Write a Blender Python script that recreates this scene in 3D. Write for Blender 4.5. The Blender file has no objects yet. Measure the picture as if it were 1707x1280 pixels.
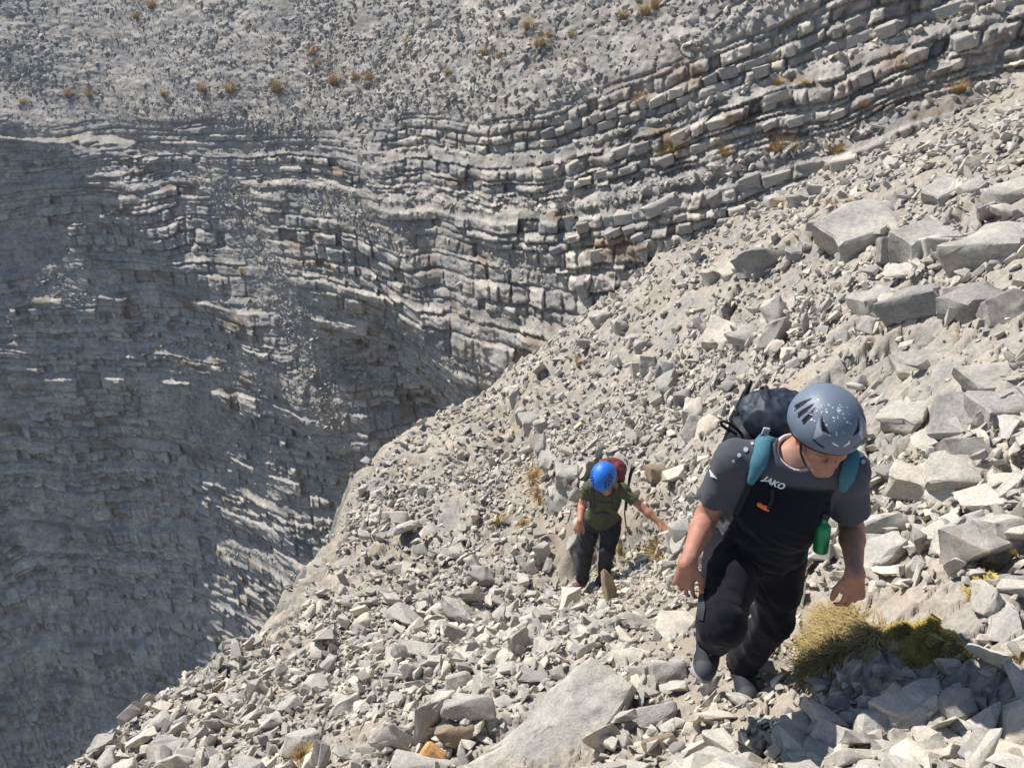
import bpy, bmesh, math, random
import numpy as np
from mathutils import Vector, Matrix, Euler
R_ = math.radians
random.seed(7)
scene = bpy.context.scene
col = scene.collection

# ------------------------------------------------------------------ camera
PITCH = 25.0
FPX = 1314.0                       # focal length in photograph pixels (1707 wide)
cam_d = bpy.data.cameras.new('camera')
cam_d.sensor_fit = 'HORIZONTAL'; cam_d.sensor_width = 36.0
cam_d.lens = 36.0 * FPX / 1707.0
cam_d.clip_start = 0.05; cam_d.clip_end = 5000.0
cam = bpy.data.objects.new('camera', cam_d); col.objects.link(cam)
cam.location = (0, 0, 0)
cam.rotation_euler = (R_(90 - PITCH), 0, 0)
scene.camera = cam
CP, SP = math.cos(R_(PITCH)), math.sin(R_(PITCH))

def ray(u, v):
    X = (u - 853.5) / FPX; Y = (v - 640.0) / FPX
    return np.array((X, CP - Y * SP, -SP - Y * CP))
def P(u, v, t):
    return ray(u, v) * t
def proj(p):
    x, y, z = p[0], p[1], p[2]
    d = y * CP - z * SP
    return 853.5 + FPX * x / d, 640 + FPX * (-z * CP - y * SP) / d, d

# ------------------------------------------------------------------ sky and sun
SUN_AZ, SUN_EL = -50.0, 48.0        # azimuth measured from +Y towards +X
world = bpy.data.worlds.new('World'); scene.world = world
world.use_nodes = True
wn = world.node_tree; wn.nodes.clear()
sky = wn.nodes.new('ShaderNodeTexSky'); sky.sky_type = 'NISHITA'
sky.sun_disc = False
sky.sun_elevation = R_(SUN_EL); sky.sun_rotation = R_(SUN_AZ)
sky.altitude = 2000; sky.air_density = 1.0; sky.dust_density = 0.6; sky.ozone_density = 1.0
bg = wn.nodes.new('ShaderNodeBackground'); bg.inputs['Strength'].default_value = 0.105
wo = wn.nodes.new('ShaderNodeOutputWorld')
wn.links.new(sky.outputs[0], bg.inputs['Color']); wn.links.new(bg.outputs[0], wo.inputs['Surface'])
sd = bpy.data.lights.new('sun', 'SUN'); sd.energy = 5.0; sd.angle = R_(0.53); sd.color = (1.0, 0.955, 0.89)
sun = bpy.data.objects.new('sun', sd); col.objects.link(sun)
S_DIR = Vector((math.sin(R_(SUN_AZ)) * math.cos(R_(SUN_EL)), math.cos(R_(SUN_AZ)) * math.cos(R_(SUN_EL)), math.sin(R_(SUN_EL))))
sun.rotation_euler = S_DIR.to_track_quat('Z', 'Y').to_euler()
sun.location = S_DIR * 30

vs = scene.view_settings
vs.view_transform = 'Standard'; vs.look = 'None'; vs.gamma = 1.0; vs.exposure = 0.5
vs.use_curve_mapping = False
scene.cycles.use_denoising = True
scene.cycles.max_bounces = 5; scene.cycles.diffuse_bounces = 3
scene.cycles.glossy_bounces = 2; scene.cycles.transmission_bounces = 4; scene.cycles.volume_bounces = 0
scene.cycles.sample_clamp_indirect = 6.0

# ------------------------------------------------------------------ tagging helpers
def tag(o, label=None, cat=None, group=None, kind=None):
    if label: o['label'] = label
    if cat: o['category'] = cat
    if group: o['group'] = group
    if kind: o['kind'] = kind
    return o
def empty(name, loc=(0, 0, 0)):
    o = bpy.data.objects.new(name, None); col.objects.link(o)
    o.location = loc; o.empty_display_size = 0.1
    return o
def link(name, me, parent=None, mat=None, loc=None):
    o = bpy.data.objects.new(name, me); col.objects.link(o)
    if mat is not None and len(me.materials) == 0: me.materials.append(mat)
    if loc is not None: o.location = loc
    if parent is not None:
        o.parent = parent
        o.matrix_parent_inverse = Matrix.Translation(-Vector(parent.location)) if parent.type == 'EMPTY' else Matrix()
    return o
def mesh_np(name, v, f, smooth=True):
    """fast mesh from an (n,3) vertex array and an (m,3|4) face array"""
    v = np.ascontiguousarray(v, dtype=np.float32); f = np.ascontiguousarray(f, dtype=np.int32)
    me = bpy.data.meshes.new(name); k = f.shape[1]
    me.vertices.add(len(v)); me.vertices.foreach_set('co', v.ravel())
    me.loops.add(f.size); me.loops.foreach_set('vertex_index', f.ravel())
    me.polygons.add(len(f))
    me.polygons.foreach_set('loop_start', np.arange(0, f.size, k, dtype=np.int32))
    me.polygons.foreach_set('use_smooth', np.full(len(f), smooth, dtype=bool))
    me.update(calc_edges=True); 
    return me
def fattr(me, name, vals):
    a = me.attributes.new(name, 'FLOAT', 'POINT'); a.data.foreach_set('value', np.ascontiguousarray(vals, dtype=np.float32).ravel())
def cattr(me, name, rgb):
    a = me.attributes.new(name, 'FLOAT_COLOR', 'POINT')
    c = np.ones((len(rgb), 4), dtype=np.float32); c[:, :3] = rgb
    a.data.foreach_set('color', c.ravel())

# ------------------------------------------------------------------ numpy noise
def _h(ix, iy, iz, seed):
    h = (ix.astype(np.int64) * 374761393 + iy.astype(np.int64) * 668265263 + iz.astype(np.int64) * 2147483647 + seed * 974634721)
    h = (h ^ (h >> 13)) & 0xFFFFFFFF
    h = (h * 1274126177) & 0xFFFFFFFF
    h = h ^ (h >> 16)
    h = (h * 2246822519) & 0xFFFFFFFF
    h = h ^ (h >> 13)
    return (h & 0xFFFFFF).astype(np.float64) / 16777216.0
def noise3(x, y, z, seed=0):
    x, y, z = np.broadcast_arrays(np.asarray(x, float), np.asarray(y, float), np.asarray(z, float))
    ix, iy, iz = np.floor(x).astype(np.int64), np.floor(y).astype(np.int64), np.floor(z).astype(np.int64)
    fx, fy, fz = x - ix, y - iy, z - iz
    ux, uy, uz = (f * f * f * (f * (f * 6 - 15) + 10) for f in (fx, fy, fz))
    r = 0
    for dx in (0, 1):
        for dy in (0, 1):
            for dz in (0, 1):
                w = (ux if dx else 1 - ux) * (uy if dy else 1 - uy) * (uz if dz else 1 - uz)
                r = r + w * _h(ix + dx, iy + dy, iz + dz, seed)
    return r * 2 - 1
def noise2(x, y, seed=0):
    x, y = np.broadcast_arrays(np.asarray(x, float), np.asarray(y, float))
    ix, iy = np.floor(x).astype(np.int64), np.floor(y).astype(np.int64)
    fx, fy = x - ix, y - iy
    ux, uy = (f * f * f * (f * (f * 6 - 15) + 10) for f in (fx, fy))
    z = np.zeros_like(ix)
    a, b = _h(ix, iy, z, seed), _h(ix + 1, iy, z, seed)
    c, d = _h(ix, iy + 1, z, seed), _h(ix + 1, iy + 1, z, seed)
    return ((a * (1 - ux) + b * ux) * (1 - uy) + (c * (1 - ux) + d * ux) * uy) * 2 - 1
def fbm2(x, y, seed=0, oct=4, gain=0.5):
    r = 0; a = 1; n = 0
    for o in range(oct):
        r = r + a * noise2(x * 2 ** o + 17.3 * o, y * 2 ** o - 9.1 * o, seed + o); n += a; a *= gain
    return r / n
def fbm3(x, y, z, seed=0, oct=3, gain=0.5):
    r = 0; a = 1; n = 0
    for o in range(oct):
        r = r + a * noise3(x * 2 ** o + 17.3 * o, y * 2 ** o - 9.1 * o, z * 2 ** o + 5.7 * o, seed + o); n += a; a *= gain
    return r / n
def voronoi2(x, y, seed=0, jit=0.9):
    """F1, F2, cell random, vector to the cell centre"""
    x, y = np.broadcast_arrays(np.asarray(x, float), np.asarray(y, float))
    ix, iy = np.floor(x).astype(np.int64), np.floor(y).astype(np.int64)
    f1 = np.full(x.shape, 9.0); f2 = np.full(x.shape, 9.0); cid = np.zeros(x.shape); cx = np.zeros(x.shape); cy = np.zeros(x.shape)
    z0 = np.zeros_like(ix)
    for dx in (-1, 0, 1):
        for dy in (-1, 0, 1):
            jx, jy = ix + dx, iy + dy
            px = jx + 0.5 + jit * (_h(jx, jy, z0, seed) - 0.5); py = jy + 0.5 + jit * (_h(jx, jy, z0, seed + 1) - 0.5)
            ddx, ddy = x - px, y - py
            d = np.sqrt(ddx * ddx + ddy * ddy)
            nf = d < f1
            f2 = np.where(nf, f1, np.minimum(f2, d))
            cid = np.where(nf, _h(jx, jy, z0, seed + 2), cid)
            cx = np.where(nf, ddx, cx); cy = np.where(nf, ddy, cy)
            f1 = np.where(nf, d, f1)
    return f1, f2, cid, cx, cy
def sstep(a, b, x):
    t = np.clip((x - a) / (b - a), 0, 1); return t * t * (3 - 2 * t)
class TPS:
    def __init__(s, pts, vals, reg=0.0):
        s.p = np.asarray(pts, float); n = len(s.p)
        d = np.linalg.norm(s.p[:, None] - s.p[None], axis=2)
        A = np.zeros((n + 3, n + 3)); A[:n, :n] = s.k(d) + reg * np.eye(n)
        A[:n, n] = 1; A[:n, n + 1:] = s.p; A[n, :n] = 1; A[n + 1:, :n] = s.p.T
        b = np.zeros(n + 3); b[:n] = vals
        s.w = np.linalg.solve(A, b)
    @staticmethod
    def k(d): return np.where(d > 1e-9, d * d * np.log(np.maximum(d, 1e-9)), 0)
    def __call__(s, x, y):
        x, y = np.broadcast_arrays(np.asarray(x, float), np.asarray(y, float)); n = len(s.p)
        r = s.w[n] + s.w[n + 1] * x + s.w[n + 2] * y
        for i in range(n):
            d2 = (x - s.p[i, 0]) ** 2 + (y - s.p[i, 1]) ** 2
            r = r + s.w[i] * 0.5 * d2 * np.log(np.maximum(d2, 1e-12))
        return r
# ------------------------------------------------------------------ materials
def new_mat(name):
    m = bpy.data.materials.new(name); m.use_nodes = True
    nt = m.node_tree; b = nt.nodes['Principled BSDF']
    return m, nt, b
def N(nt, t, **kw):
    n = nt.nodes.new('ShaderNode' + t)
    for k, v in kw.items():
        if k in n.inputs: n.inputs[k].default_value = v
        else: setattr(n, k, v)
    return n
def ramp(nt, fac, stops):
    r = nt.nodes.new('ShaderNodeValToRGB'); e = r.color_ramp.elements
    while len(e) < len(stops): e.new(0.5)
    for el, (p, c) in zip(e, stops): el.position = p; el.color = (*c, 1) if len(c) == 3 else c
    nt.links.new(fac, r.inputs['Fac']); return r.outputs['Color']
def mix(nt, fac, a, b, mode='MIX'):
    m = nt.nodes.new('ShaderNodeMix'); m.data_type = 'RGBA'; m.blend_type = mode
    for s, v in ((m.inputs[0], fac), (m.inputs[6], a), (m.inputs[7], b)):
        if hasattr(v, 'is_linked') or isinstance(v, bpy.types.NodeSocket): nt.links.new(v, s)
        elif isinstance(v, (int, float)): s.default_value = v
        else: s.default_value = (*v, 1)
    return m.outputs[2]
def attr(nt, name, out='Fac'):
    a = nt.nodes.new('ShaderNodeAttribute'); a.attribute_name = name; return a.outputs[out]
def mth(nt, op, a, b=0.0, clamp=False):
    m = nt.nodes.new('ShaderNodeMath'); m.operation = op; m.use_clamp = clamp
    for s, v in ((m.inputs[0], a), (m.inputs[1], b)):
        if isinstance(v, bpy.types.NodeSocket): nt.links.new(v, s)
        else: s.default_value = v
    return m.outputs[0]

def rock_material(name, scale=1.0, warm=(0.49, 0.445, 0.375), cool=(0.35, 0.34, 0.32), dark=(0.115, 0.105, 0.095), per_object=False, attrs=False, bump=0.6, stain=True, bdist=0.012, con=0.6):
    """pale limestone: beige and grey patches, dark lichen freckles, rusty stains, fine relief"""
    m, nt, b = new_mat(name); L = nt.links
    tc = N(nt, 'TexCoord'); co = tc.outputs['Object']
    if per_object:
        oi = N(nt, 'ObjectInfo'); va = N(nt, 'VectorMath', operation='MULTIPLY_ADD')
        comb = N(nt, 'CombineXYZ')
        for k in range(3): L.new(oi.outputs['Random'], comb.inputs[k])
        L.new(comb.outputs[0], va.inputs[0]); va.inputs[1].default_value = (37, 53, 71); L.new(co, va.inputs[2])
        co = va.outputs[0]
    def noise(sc, det=5, rough=0.6, dist=0.0):
        n = N(nt, 'TexNoise', Scale=sc * scale, Detail=det, Roughness=rough, Distortion=dist); L.new(co, n.inputs['Vector']); return n.outputs['Fac']
    n1 = noise(1.7, 4, 0.6, 0.3); n2 = noise(9.0, 5, 0.65); n3 = noise(38.0, 4, 0.7); n4 = noise(4.5, 5, 0.7, 0.8)
    c = ramp(nt, n1, [(0.32, cool), (0.5, tuple(0.5 * (a + d) for a, d in zip(warm, cool))), (0.68, warm)])
    c = mix(nt, con, c, ramp(nt, n2, [(0.3, (0.33, 0.325, 0.32)), (0.5, (0.5, 0.5, 0.5)), (0.72, (0.67, 0.665, 0.65))]), 'OVERLAY')
    c = mix(nt, con * 0.8, c, ramp(nt, n3, [(0.3, (0.33, 0.33, 0.33)), (0.7, (0.67, 0.67, 0.67))]), 'OVERLAY')
    # dark lichen freckles
    fr = ramp(nt, n4, [(0.60, (0, 0, 0)), (0.70, (1, 1, 1))])
    c = mix(nt, mth(nt, 'MULTIPLY', fr, 0.55), c, dark)
    if stain:
        st = noise(0.9, 3, 0.5, 0.5)
        sf = ramp(nt, st, [(0.64, (0, 0, 0)), (0.78, (1, 1, 1))])
        c = mix(nt, mth(nt, 'MULTIPLY', sf, 0.45), c, (0.36, 0.235, 0.13))
    if per_object:
        rr = ramp(nt, oi.outputs['Random'], [(0.0, (0.30, 0.30, 0.31)), (0.4, (0.48, 0.48, 0.48)), (0.8, (0.58, 0.565, 0.535)), (1.0, (0.72, 0.67, 0.60))])
        c = mix(nt, 0.8, c, rr, 'OVERLAY')
    if attrs:
        tone = attr(nt, 'tone')
        c = mix(nt, 0.9, c, ramp(nt, tone, [(0.0, (0.22, 0.215, 0.21)), (0.5, (0.5, 0.495, 0.49)), (1.0, (0.76, 0.73, 0.68))]), 'OVERLAY')
        so = attr(nt, 'soil')
        c = mix(nt, so, c, mix(nt, n3, (0.20, 0.165, 0.12), (0.36, 0.31, 0.24)))
        br = attr(nt, 'brown')
        c = mix(nt, br, c, (0.20, 0.135, 0.08))
    L.new(c, b.inputs['Base Color'])
    b.inputs['Roughness'].default_value = 0.92; b.inputs['Specular IOR Level'].default_value = 0.15
    hsum = mth(nt, 'ADD', mth(nt, 'MULTIPLY', n2, 1.0), mth(nt, 'MULTIPLY', n3, 0.35))
    bp = N(nt, 'Bump', Strength=bump, Distance=bdist); L.new(hsum, bp.inputs['Height']); L.new(bp.outputs[0], b.inputs['Normal'])
    return m
M = {}
M['cliff'] = rock_material('cliff_limestone', 0.55, warm=(0.42, 0.38, 0.325), cool=(0.26, 0.255, 0.25), attrs=True, bump=0.9, stain=False, bdist=0.045, con=0.85)
M['ground'] = rock_material('slope_limestone', 1.3, warm=(0.36, 0.315, 0.255), cool=(0.255, 0.245, 0.23), attrs=True, bump=0.9, bdist=0.018, con=0.7)
M['rock'] = rock_material('loose_limestone', 2.2, per_object=True, bump=0.7, stain=True, bdist=0.0022, con=0.65)
M['hero'] = rock_material('big_limestone', 2.2, per_object=True, bump=0.8, stain=True, bdist=0.012, con=0.65)
M['block'] = rock_material('ledge_limestone', 1.4, warm=(0.42, 0.385, 0.335), cool=(0.29, 0.285, 0.275), per_object=True, bump=0.8, bdist=0.008, con=0.75)
M['orange_rock'] = rock_material('rusty_limestone', 2.2, warm=(0.50, 0.30, 0.14), cool=(0.42, 0.24, 0.11), dark=(0.2, 0.12, 0.06), per_object=True, stain=False)
M['brown_rock'] = rock_material('brown_limestone', 2.2, warm=(0.33, 0.25, 0.165), cool=(0.27, 0.21, 0.15), per_object=True, stain=False)
M['white_rock'] = rock_material('white_limestone', 2.2, warm=(0.56, 0.51, 0.42), cool=(0.48, 0.45, 0.39), per_object=True, stain=False)
# ------------------------------------------------------------------ shape of the place
DIPK = 0.30
def dip(x):
    return 0.13 * x + DIPK * np.logaddexp(0, (x - 0.5) * 0.9) / 0.9
# ---- near hillside: height over (x, y) through surveyed points
_near = [(1160, 1150, 3.75), (965, 985, 8.0), (853, 1280, 3.6), (500, 1280, 4.6), (110, 1280, 6.0), (300, 1130, 7.5), (490, 1000, 9.0),
         (540, 920, 10.5), (600, 800, 12.5), (690, 700, 15.0), (830, 640, 17.0), (870, 800, 10.5), (1000, 700, 11.8), (1200, 560, 10.6),
         (1400, 600, 7.2), (1707, 900, 3.4), (1707, 640, 4.6), (1707, 400, 7.0), (1100, 420, 15.2), (1400, 270, 13.6), (1707, 130, 12.0),
         (1707, 1280, 2.35), (1300, 1280, 2.75), (1560, 1000, 3.2), (700, 1100, 5.9), (1080, 930, 6.7), (1000, 1120, 4.3), (1550, 420, 7.9), (1300, 420, 10.8)]
_np = [P(*a) for a in _near] + [np.array(a) for a in ((1.05, 2.58, -2.715), (1.06, 2.80, -2.805), (0, 0, -1.62), (1.3, 0.6, -1.25), (-1.5, 0.5, -2.2), (0, -2, -1.1), (3.5, 1.5, -0.7), (6, 4, 0.6), (9.5, 9, 1.2), (-4, 2, -4.4),
        (11, 14, 2.0), (-0.5, 19, -8.0))]
_np = np.array(_np)
H_base = TPS(_np[:, :2], _np[:, 2], reg=0.02)
_ey = np.array([-3, 0, 4.2, 5.6, 7.1, 8.6, 10.7, 13.3, 15.2, 20])
_ex = np.array([-4.2, -4.0, -3.35, -3.15, -2.5, -2.45, -2.4, -1.9, -0.6, 3.0])
# line of the broken rock step right of the path (higher ground to its right)
_step = np.array([P(845, 655, 15.5), P(905, 745, 11.3), P(925, 800, 9.6), P(950, 880, 8.6), P(1085, 850, 8.0), P(1140, 900, 6.4), P(1330, 1010, 4.1), (1.5, 2.3, 0), (1.4, 1.2, 0), (1.3, -1.5, 0)])[:, :2]
def poly_dist(x, y, pl):
    """distance to a polyline and signed side (positive = right of travel)"""
    best = np.full(np.shape(x), 1e9); sg = np.zeros(np.shape(x))
    for a, b in zip(pl[:-1], pl[1:]):
        d = b - a; L2 = d @ d
        t = np.clip(((x - a[0]) * d[0] + (y - a[1]) * d[1]) / L2, 0, 1)
        qx, qy = x - (a[0] + t * d[0]), y - (a[1] + t * d[1])
        r = np.hypot(qx, qy); s = np.sign(d[1] * qx - d[0] * qy)
        m = r < best; best = np.where(m, r, best); sg = np.where(m, s, sg)
    return best, sg
_path = np.array([P(1250, 1330, 2.55), P(1200, 1240, 2.95), P(1225, 1150, 3.5), P(1150, 1080, 4.3), P(1060, 1010, 5.7), P(965, 985, 8.0), P(960, 900, 9.0), P(900, 850, 9.4), P(850, 790, 10.8)])[:, :2]
def near_height0(x, y):
    h = H_base(x, y)
    # broken-away left edge
    ex = np.interp(y, _ey, _ex) + 0.22 * noise2(y * 1.3, 3.1 + 0 * y, 5) + 0.10 * noise2(y * 4.1, 7.7 + 0 * y, 6)
    d = np.maximum(ex - x, 0)
    h = h - 2.4 * (np.sqrt(d * d + 0.01) - 0.1)
    # rock step
    sd_, sg = poly_dist(x, y, _step[::1])
    s = -sd_ * sg
    fade = sstep(0.0, 1.5, y - 3.6) * sstep(17, 13, y)
    amp = 0.34 + 0.14 * noise2(x * 1.1, y * 1.1, 9)
    jag = 0.16 * noise2(x * 3.1, y * 3.1, 10)
    h = h + fade * amp * (sstep(-0.13, 0.13, s + jag) - 0.45) * np.exp(-np.maximum(np.abs(s) - 0.3, 0) / 1.6)
    return h
# pads where the boots stand
_pads = [((1.05, 2.60), -2.715), ((1.06, 2.80), -2.80)] + [((q[0], q[1]), q[2]) for q in (P(963, 987, 8.02) - np.array((0, 0, .08)), P(1003, 968, 7.95) - np.array((0, 0, .08)))]
_pc = np.array([p[0] for p in _pads]); _pz = np.array([p[1] for p in _pads])
_pd = _pz - near_height0(_pc[:, 0], _pc[:, 1])
_pm = np.exp(-((_pc[:, None] - _pc[None]) ** 2).sum(2) / 0.55 ** 2); _pw = np.linalg.solve(_pm + 1e-3 * np.eye(len(_pads)), _pd)
print('pad corrections', _pd)
def near_height(x, y):
    h = near_height0(x, y)
    for (cx, cy), w in zip(_pc, _pw): h = h + w * np.exp(-((x - cx) ** 2 + (y - cy) ** 2) / 0.55 ** 2)
    return h
def zones(x, y):
    pd, _ = poly_dist(x, y, _path)
    path = np.exp(-(pd / 0.31) ** 2) * (0.75 + 0.25 * noise2(x * 2, y * 2, 31))
    sd_, sg = poly_dist(x, y, _step)
    right = -sg * sd_
    rock = sstep(-0.1, 0.5, right + 0.5 * fbm2(x * 0.9, y * 0.9, 33, 3)) * sstep(12.5, 9.0, y - 0.25 * x)
    patch = fbm2(x * 0.55, y * 0.55, 35, 3)
    rock = rock * sstep(-0.28, 0.05, patch + 0.10 * sstep(6, 3, y))
    return np.clip(path, 0, 1), np.clip(rock, 0, 1)
def near_detail(x, y):
    """slabs, blocks and rubble relief on the hillside; returns height offset, tone, soil"""
    path, rock = zones(x, y)
    # slabby bedrock: two sizes of tilted plates split by cracks, elongated along the bedding
    ca, sa = math.cos(0.5), math.sin(0.5)
    p, q = x * ca + y * sa, -x * sa + y * ca
    wx = 0.15 * noise2(p * 2.3, q * 2.3, 41); wy = 0.15 * noise2(p * 2.3, q * 2.3, 42)
    out = 0; tone = 0
    for sc, ax, amp, sd0, w in ((1.0, 1.9, 0.12, 50, 1.0), (2.6, 1.7, 0.06, 60, 1.0), (6.0, 1.4, 0.03, 70, 1.0), (13.0, 1.3, 0.014, 80, 1.0)):
        f1, f2, cid, cx, cy = voronoi2((p + wx) * sc / ax, (q + wy) * sc, sd0)
        tilt = (cx * ((cid * 7.1) % 1 - 0.5) + cy * ((cid * 13.7) % 1 - 0.35)) * 1.3
        edge = sstep(0.0, 0.09, f2 - f1)
        out = out + w * amp * ((cid - 0.5) * 1.5 + tilt - (1 - edge) * 0.8)
        tone = tone + (cid - 0.5) * (0.20 if sc < 5 else 0.12)
    bed = out + 0.012 * fbm2(p * 11, q * 11, 90, 3)
    # rubble: jumbled tilted plates of several sizes
    rub = 0.07 * fbm2(x * 1.4, y * 1.4, 130, 3); rtone = 0
    for sc, amp, sd0 in ((2.1, 0.05, 100), (4.6, 0.032, 104), (9.5, 0.024, 108), (20.0, 0.014, 112)):
        f1, f2, cid, cx, cy = voronoi2((p * 0.8 + wx) * sc, (q + wy) * sc, sd0)
        tilt = (cx * ((cid * 7.1) % 1 - 0.5) + cy * ((cid * 13.7) % 1 - 0.5)) * 2.0
        rub = rub + amp * ((cid ** 2 - 0.33) * 1.1 + tilt - (1 - sstep(0.0, 0.16, f2 - f1)) * 0.55)
        rtone = rtone + (cid - 0.5) * 0.17
    r3 = voronoi2(x * 26, y * 26, 120)
    fine = 0.02 * fbm2(x * 9, y * 9, 140, 4) + 0.014 * (0.5 - r3[0])
    dz = bed * rock + rub * (1 - rock)
    dz = dz * (1 - 0.75 * path) + fine * path - 0.03 * path
    tn = 0.5 + tone * rock + rtone * (1 - rock) + 0.12 * fbm2(x * 0.8, y * 0.8, 150, 3)
    soil = np.clip(path * 0.8 + 0.55 * (1 - rock) * sstep(0.05, 0.45, fbm2(x * 1.2, y * 1.2, 160, 4)), 0, 1)
    return dz, np.clip(tn, 0, 1), soil
NTH, NR = 790, 570
_th = np.radians(np.linspace(-64, 52, NTH)); _rr = np.exp(np.linspace(math.log(0.9), math.log(21.0), NR))
TH, RR = np.meshgrid(_th, _rr, indexing='ij')
GX, GY = RR * np.sin(TH), RR * np.cos(TH)
_dz, _tone, _soil = near_detail(GX, GY)
GZ = near_height(GX, GY) + _dz
def near_z(x, y):
    """height of the finished hillside surface at (x, y) (bilinear in the grid)"""
    x = np.asarray(x, float); y = np.asarray(y, float)
    a = (np.arctan2(x, y) - _th[0]) / (_th[1] - _th[0]); b = (np.log(np.maximum(np.hypot(x, y), 0.91)) - math.log(0.9)) / (math.log(21 / 0.9) / (NR - 1))
    a = np.clip(a, 0, NTH - 1.001); b = np.clip(b, 0, NR - 1.001)
    i, j = a.astype(int), b.astype(int); fa, fb = a - i, b - j
    return (GZ[i, j] * (1 - fa) * (1 - fb) + GZ[i + 1, j] * fa * (1 - fb) + GZ[i, j + 1] * (1 - fa) * fb + GZ[i + 1, j + 1] * fa * fb)
def hit(u, v):
    """point where the line of sight through photograph pixel (u, v) meets the hillside"""
    d = ray(u, v); t = np.linspace(1.5, 22, 4200)
    p = d[None] * t[:, None]; below = p[:, 2] < near_z(p[:, 0], p[:, 1])
    k = int(np.argmax(below)) if below.any() else len(t) - 1
    return Vector(p[k])
def near_normal(x, y, e=0.12):
    zx = (near_height(np.array([x + e]), np.array([y]))[0] - near_height(np.array([x - e]), np.array([y]))[0]) / (2 * e)
    zy = (near_height(np.array([x]), np.array([y + e]))[0] - near_height(np.array([x]), np.array([y - e]))[0]) / (2 * e)
    return Vector((-zx, -zy, 1)).normalized()
def grid_faces(n, m):
    i = np.arange(n * m).reshape(n, m)
    return np.stack([i[:-1, :-1], i[:-1, 1:], i[1:, 1:], i[1:, :-1]], -1).reshape(-1, 4)
_hf = grid_faces(NTH, NR)[:, ::-1]
_off = (GX < np.interp(GY, _ey, _ex) - 3.0) | (RR > 20.5)
_hf = _hf[~_off.ravel()[_hf].all(1)]
_u, _inv = np.unique(_hf, return_inverse=True); print('hillside quads', len(_hf))
_tone, _soil = _tone.ravel()[_u], _soil.ravel()[_u]
me = mesh_np('hillside', np.stack([GX, GY, GZ], -1).reshape(-1, 3)[_u], _inv.reshape(_hf.shape))
fattr(me, 'tone', _tone); fattr(me, 'soil', _soil); fattr(me, 'brown', np.zeros(len(_u)))
hillside = link('hillside', me, None, M['ground'])
tag(hillside, kind='structure')

# ---- far wall of the gully: distance over (bearing, height), bedded limestone
_aw = np.array([ray(u, 200)[:2] for u in (-300, 0, 300, 600, 850, 1000, 1100, 1400, 1707, 1900)])
_aw_t = np.degrees(np.arctan2(_aw[:, 0], _aw[:, 1]))
_aw_r = np.array([46, 41.5, 33.5, 25.0, 19.3, 17.2, 16.2, 15.2, 14.9, 14.6])
def wall_R(td, z, s):
    A = np.interp(td, _aw_t, _aw_r)
    k = np.full(9, 1 / 9.)
    A = sum(np.interp(td + o, _aw_t, _aw_r) for o in (-3, -2, -1, 0, 1, 2, 3)) / 7.0
    return A * 1.06 + 0.54 * z + 0.85 * np.logaddexp(0, (s + 2.1) * 2.5) / 2.5
# beds
rb = np.random.default_rng(11)
_ss = [-60.0]; _tt = [0.0]; beds = []
while _ss[-1] < 30:
    for _ in range(rb.integers(3, 9)):
        q_ = rb.random(); th = rb.uniform(0.05, 0.09) if q_ < 0.25 else rb.uniform(0.10, 0.24) if q_ < 0.68 else rb.uniform(0.25, 0.42) if q_ < 0.9 else rb.uniform(0.45, 0.75)
        s0 = _ss[-1]; beds.append((s0, th))
        _ss.append(s0 + th); _tt.append(_tt[-1] + th * 0.28)
        g = rb.uniform(0.02, 0.06); _ss.append(_ss[-1] + g); _tt.append(_tt[-1] + g * 2.4)
    g = rb.uniform(0.10, 0.38); _ss.append(_ss[-1] + g); _tt.append(_tt[-1] + g * 2.6)
_ss = np.array(_ss); _tt = np.array(_tt); _tt = _ss[0] + _tt * (_ss[-1] - _ss[0]) / _tt[-1]
_tt = _tt - (np.convolve(np.pad(_tt - _ss, 24, mode='edge'), np.ones(49) / 49, 'valid'))
_bs = np.array([b[0] for b in beds]); _bt = np.array([b[1] for b in beds])
_ee = [(335, 185, 29.0), (215, 330, 29.5), (130, 440, 30.0), (100, 500, 30.5), (40, 600, 31.0), (8, 690, 32)]
_ep = np.array([P(*a) for a in _ee]); _et = np.degrees(np.arctan2(_ep[:, 0], _ep[:, 1]))
_edge_z = np.concatenate([[-30], _ep[::-1, 2], [-1.0]]); _edge_t = np.concatenate([[-52], _et[::-1], [-14]])
NFT, NFZ = 1130, 1020
_fth_g = np.linspace(-45, 37, NFT); _fz_g = np.concatenate([np.linspace(-31, -23, 120)[:-1], np.linspace(-23, 2.2, NFZ - 159), np.linspace(2.2, 8, 41)[1:]])
NFZ = len(_fz_g)
_rmid = np.interp(_fth_g, _aw_t, _aw_r) * 0.95
_larc = np.cumsum(_rmid * math.radians(_fth_g[1] - _fth_g[0]))
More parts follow.
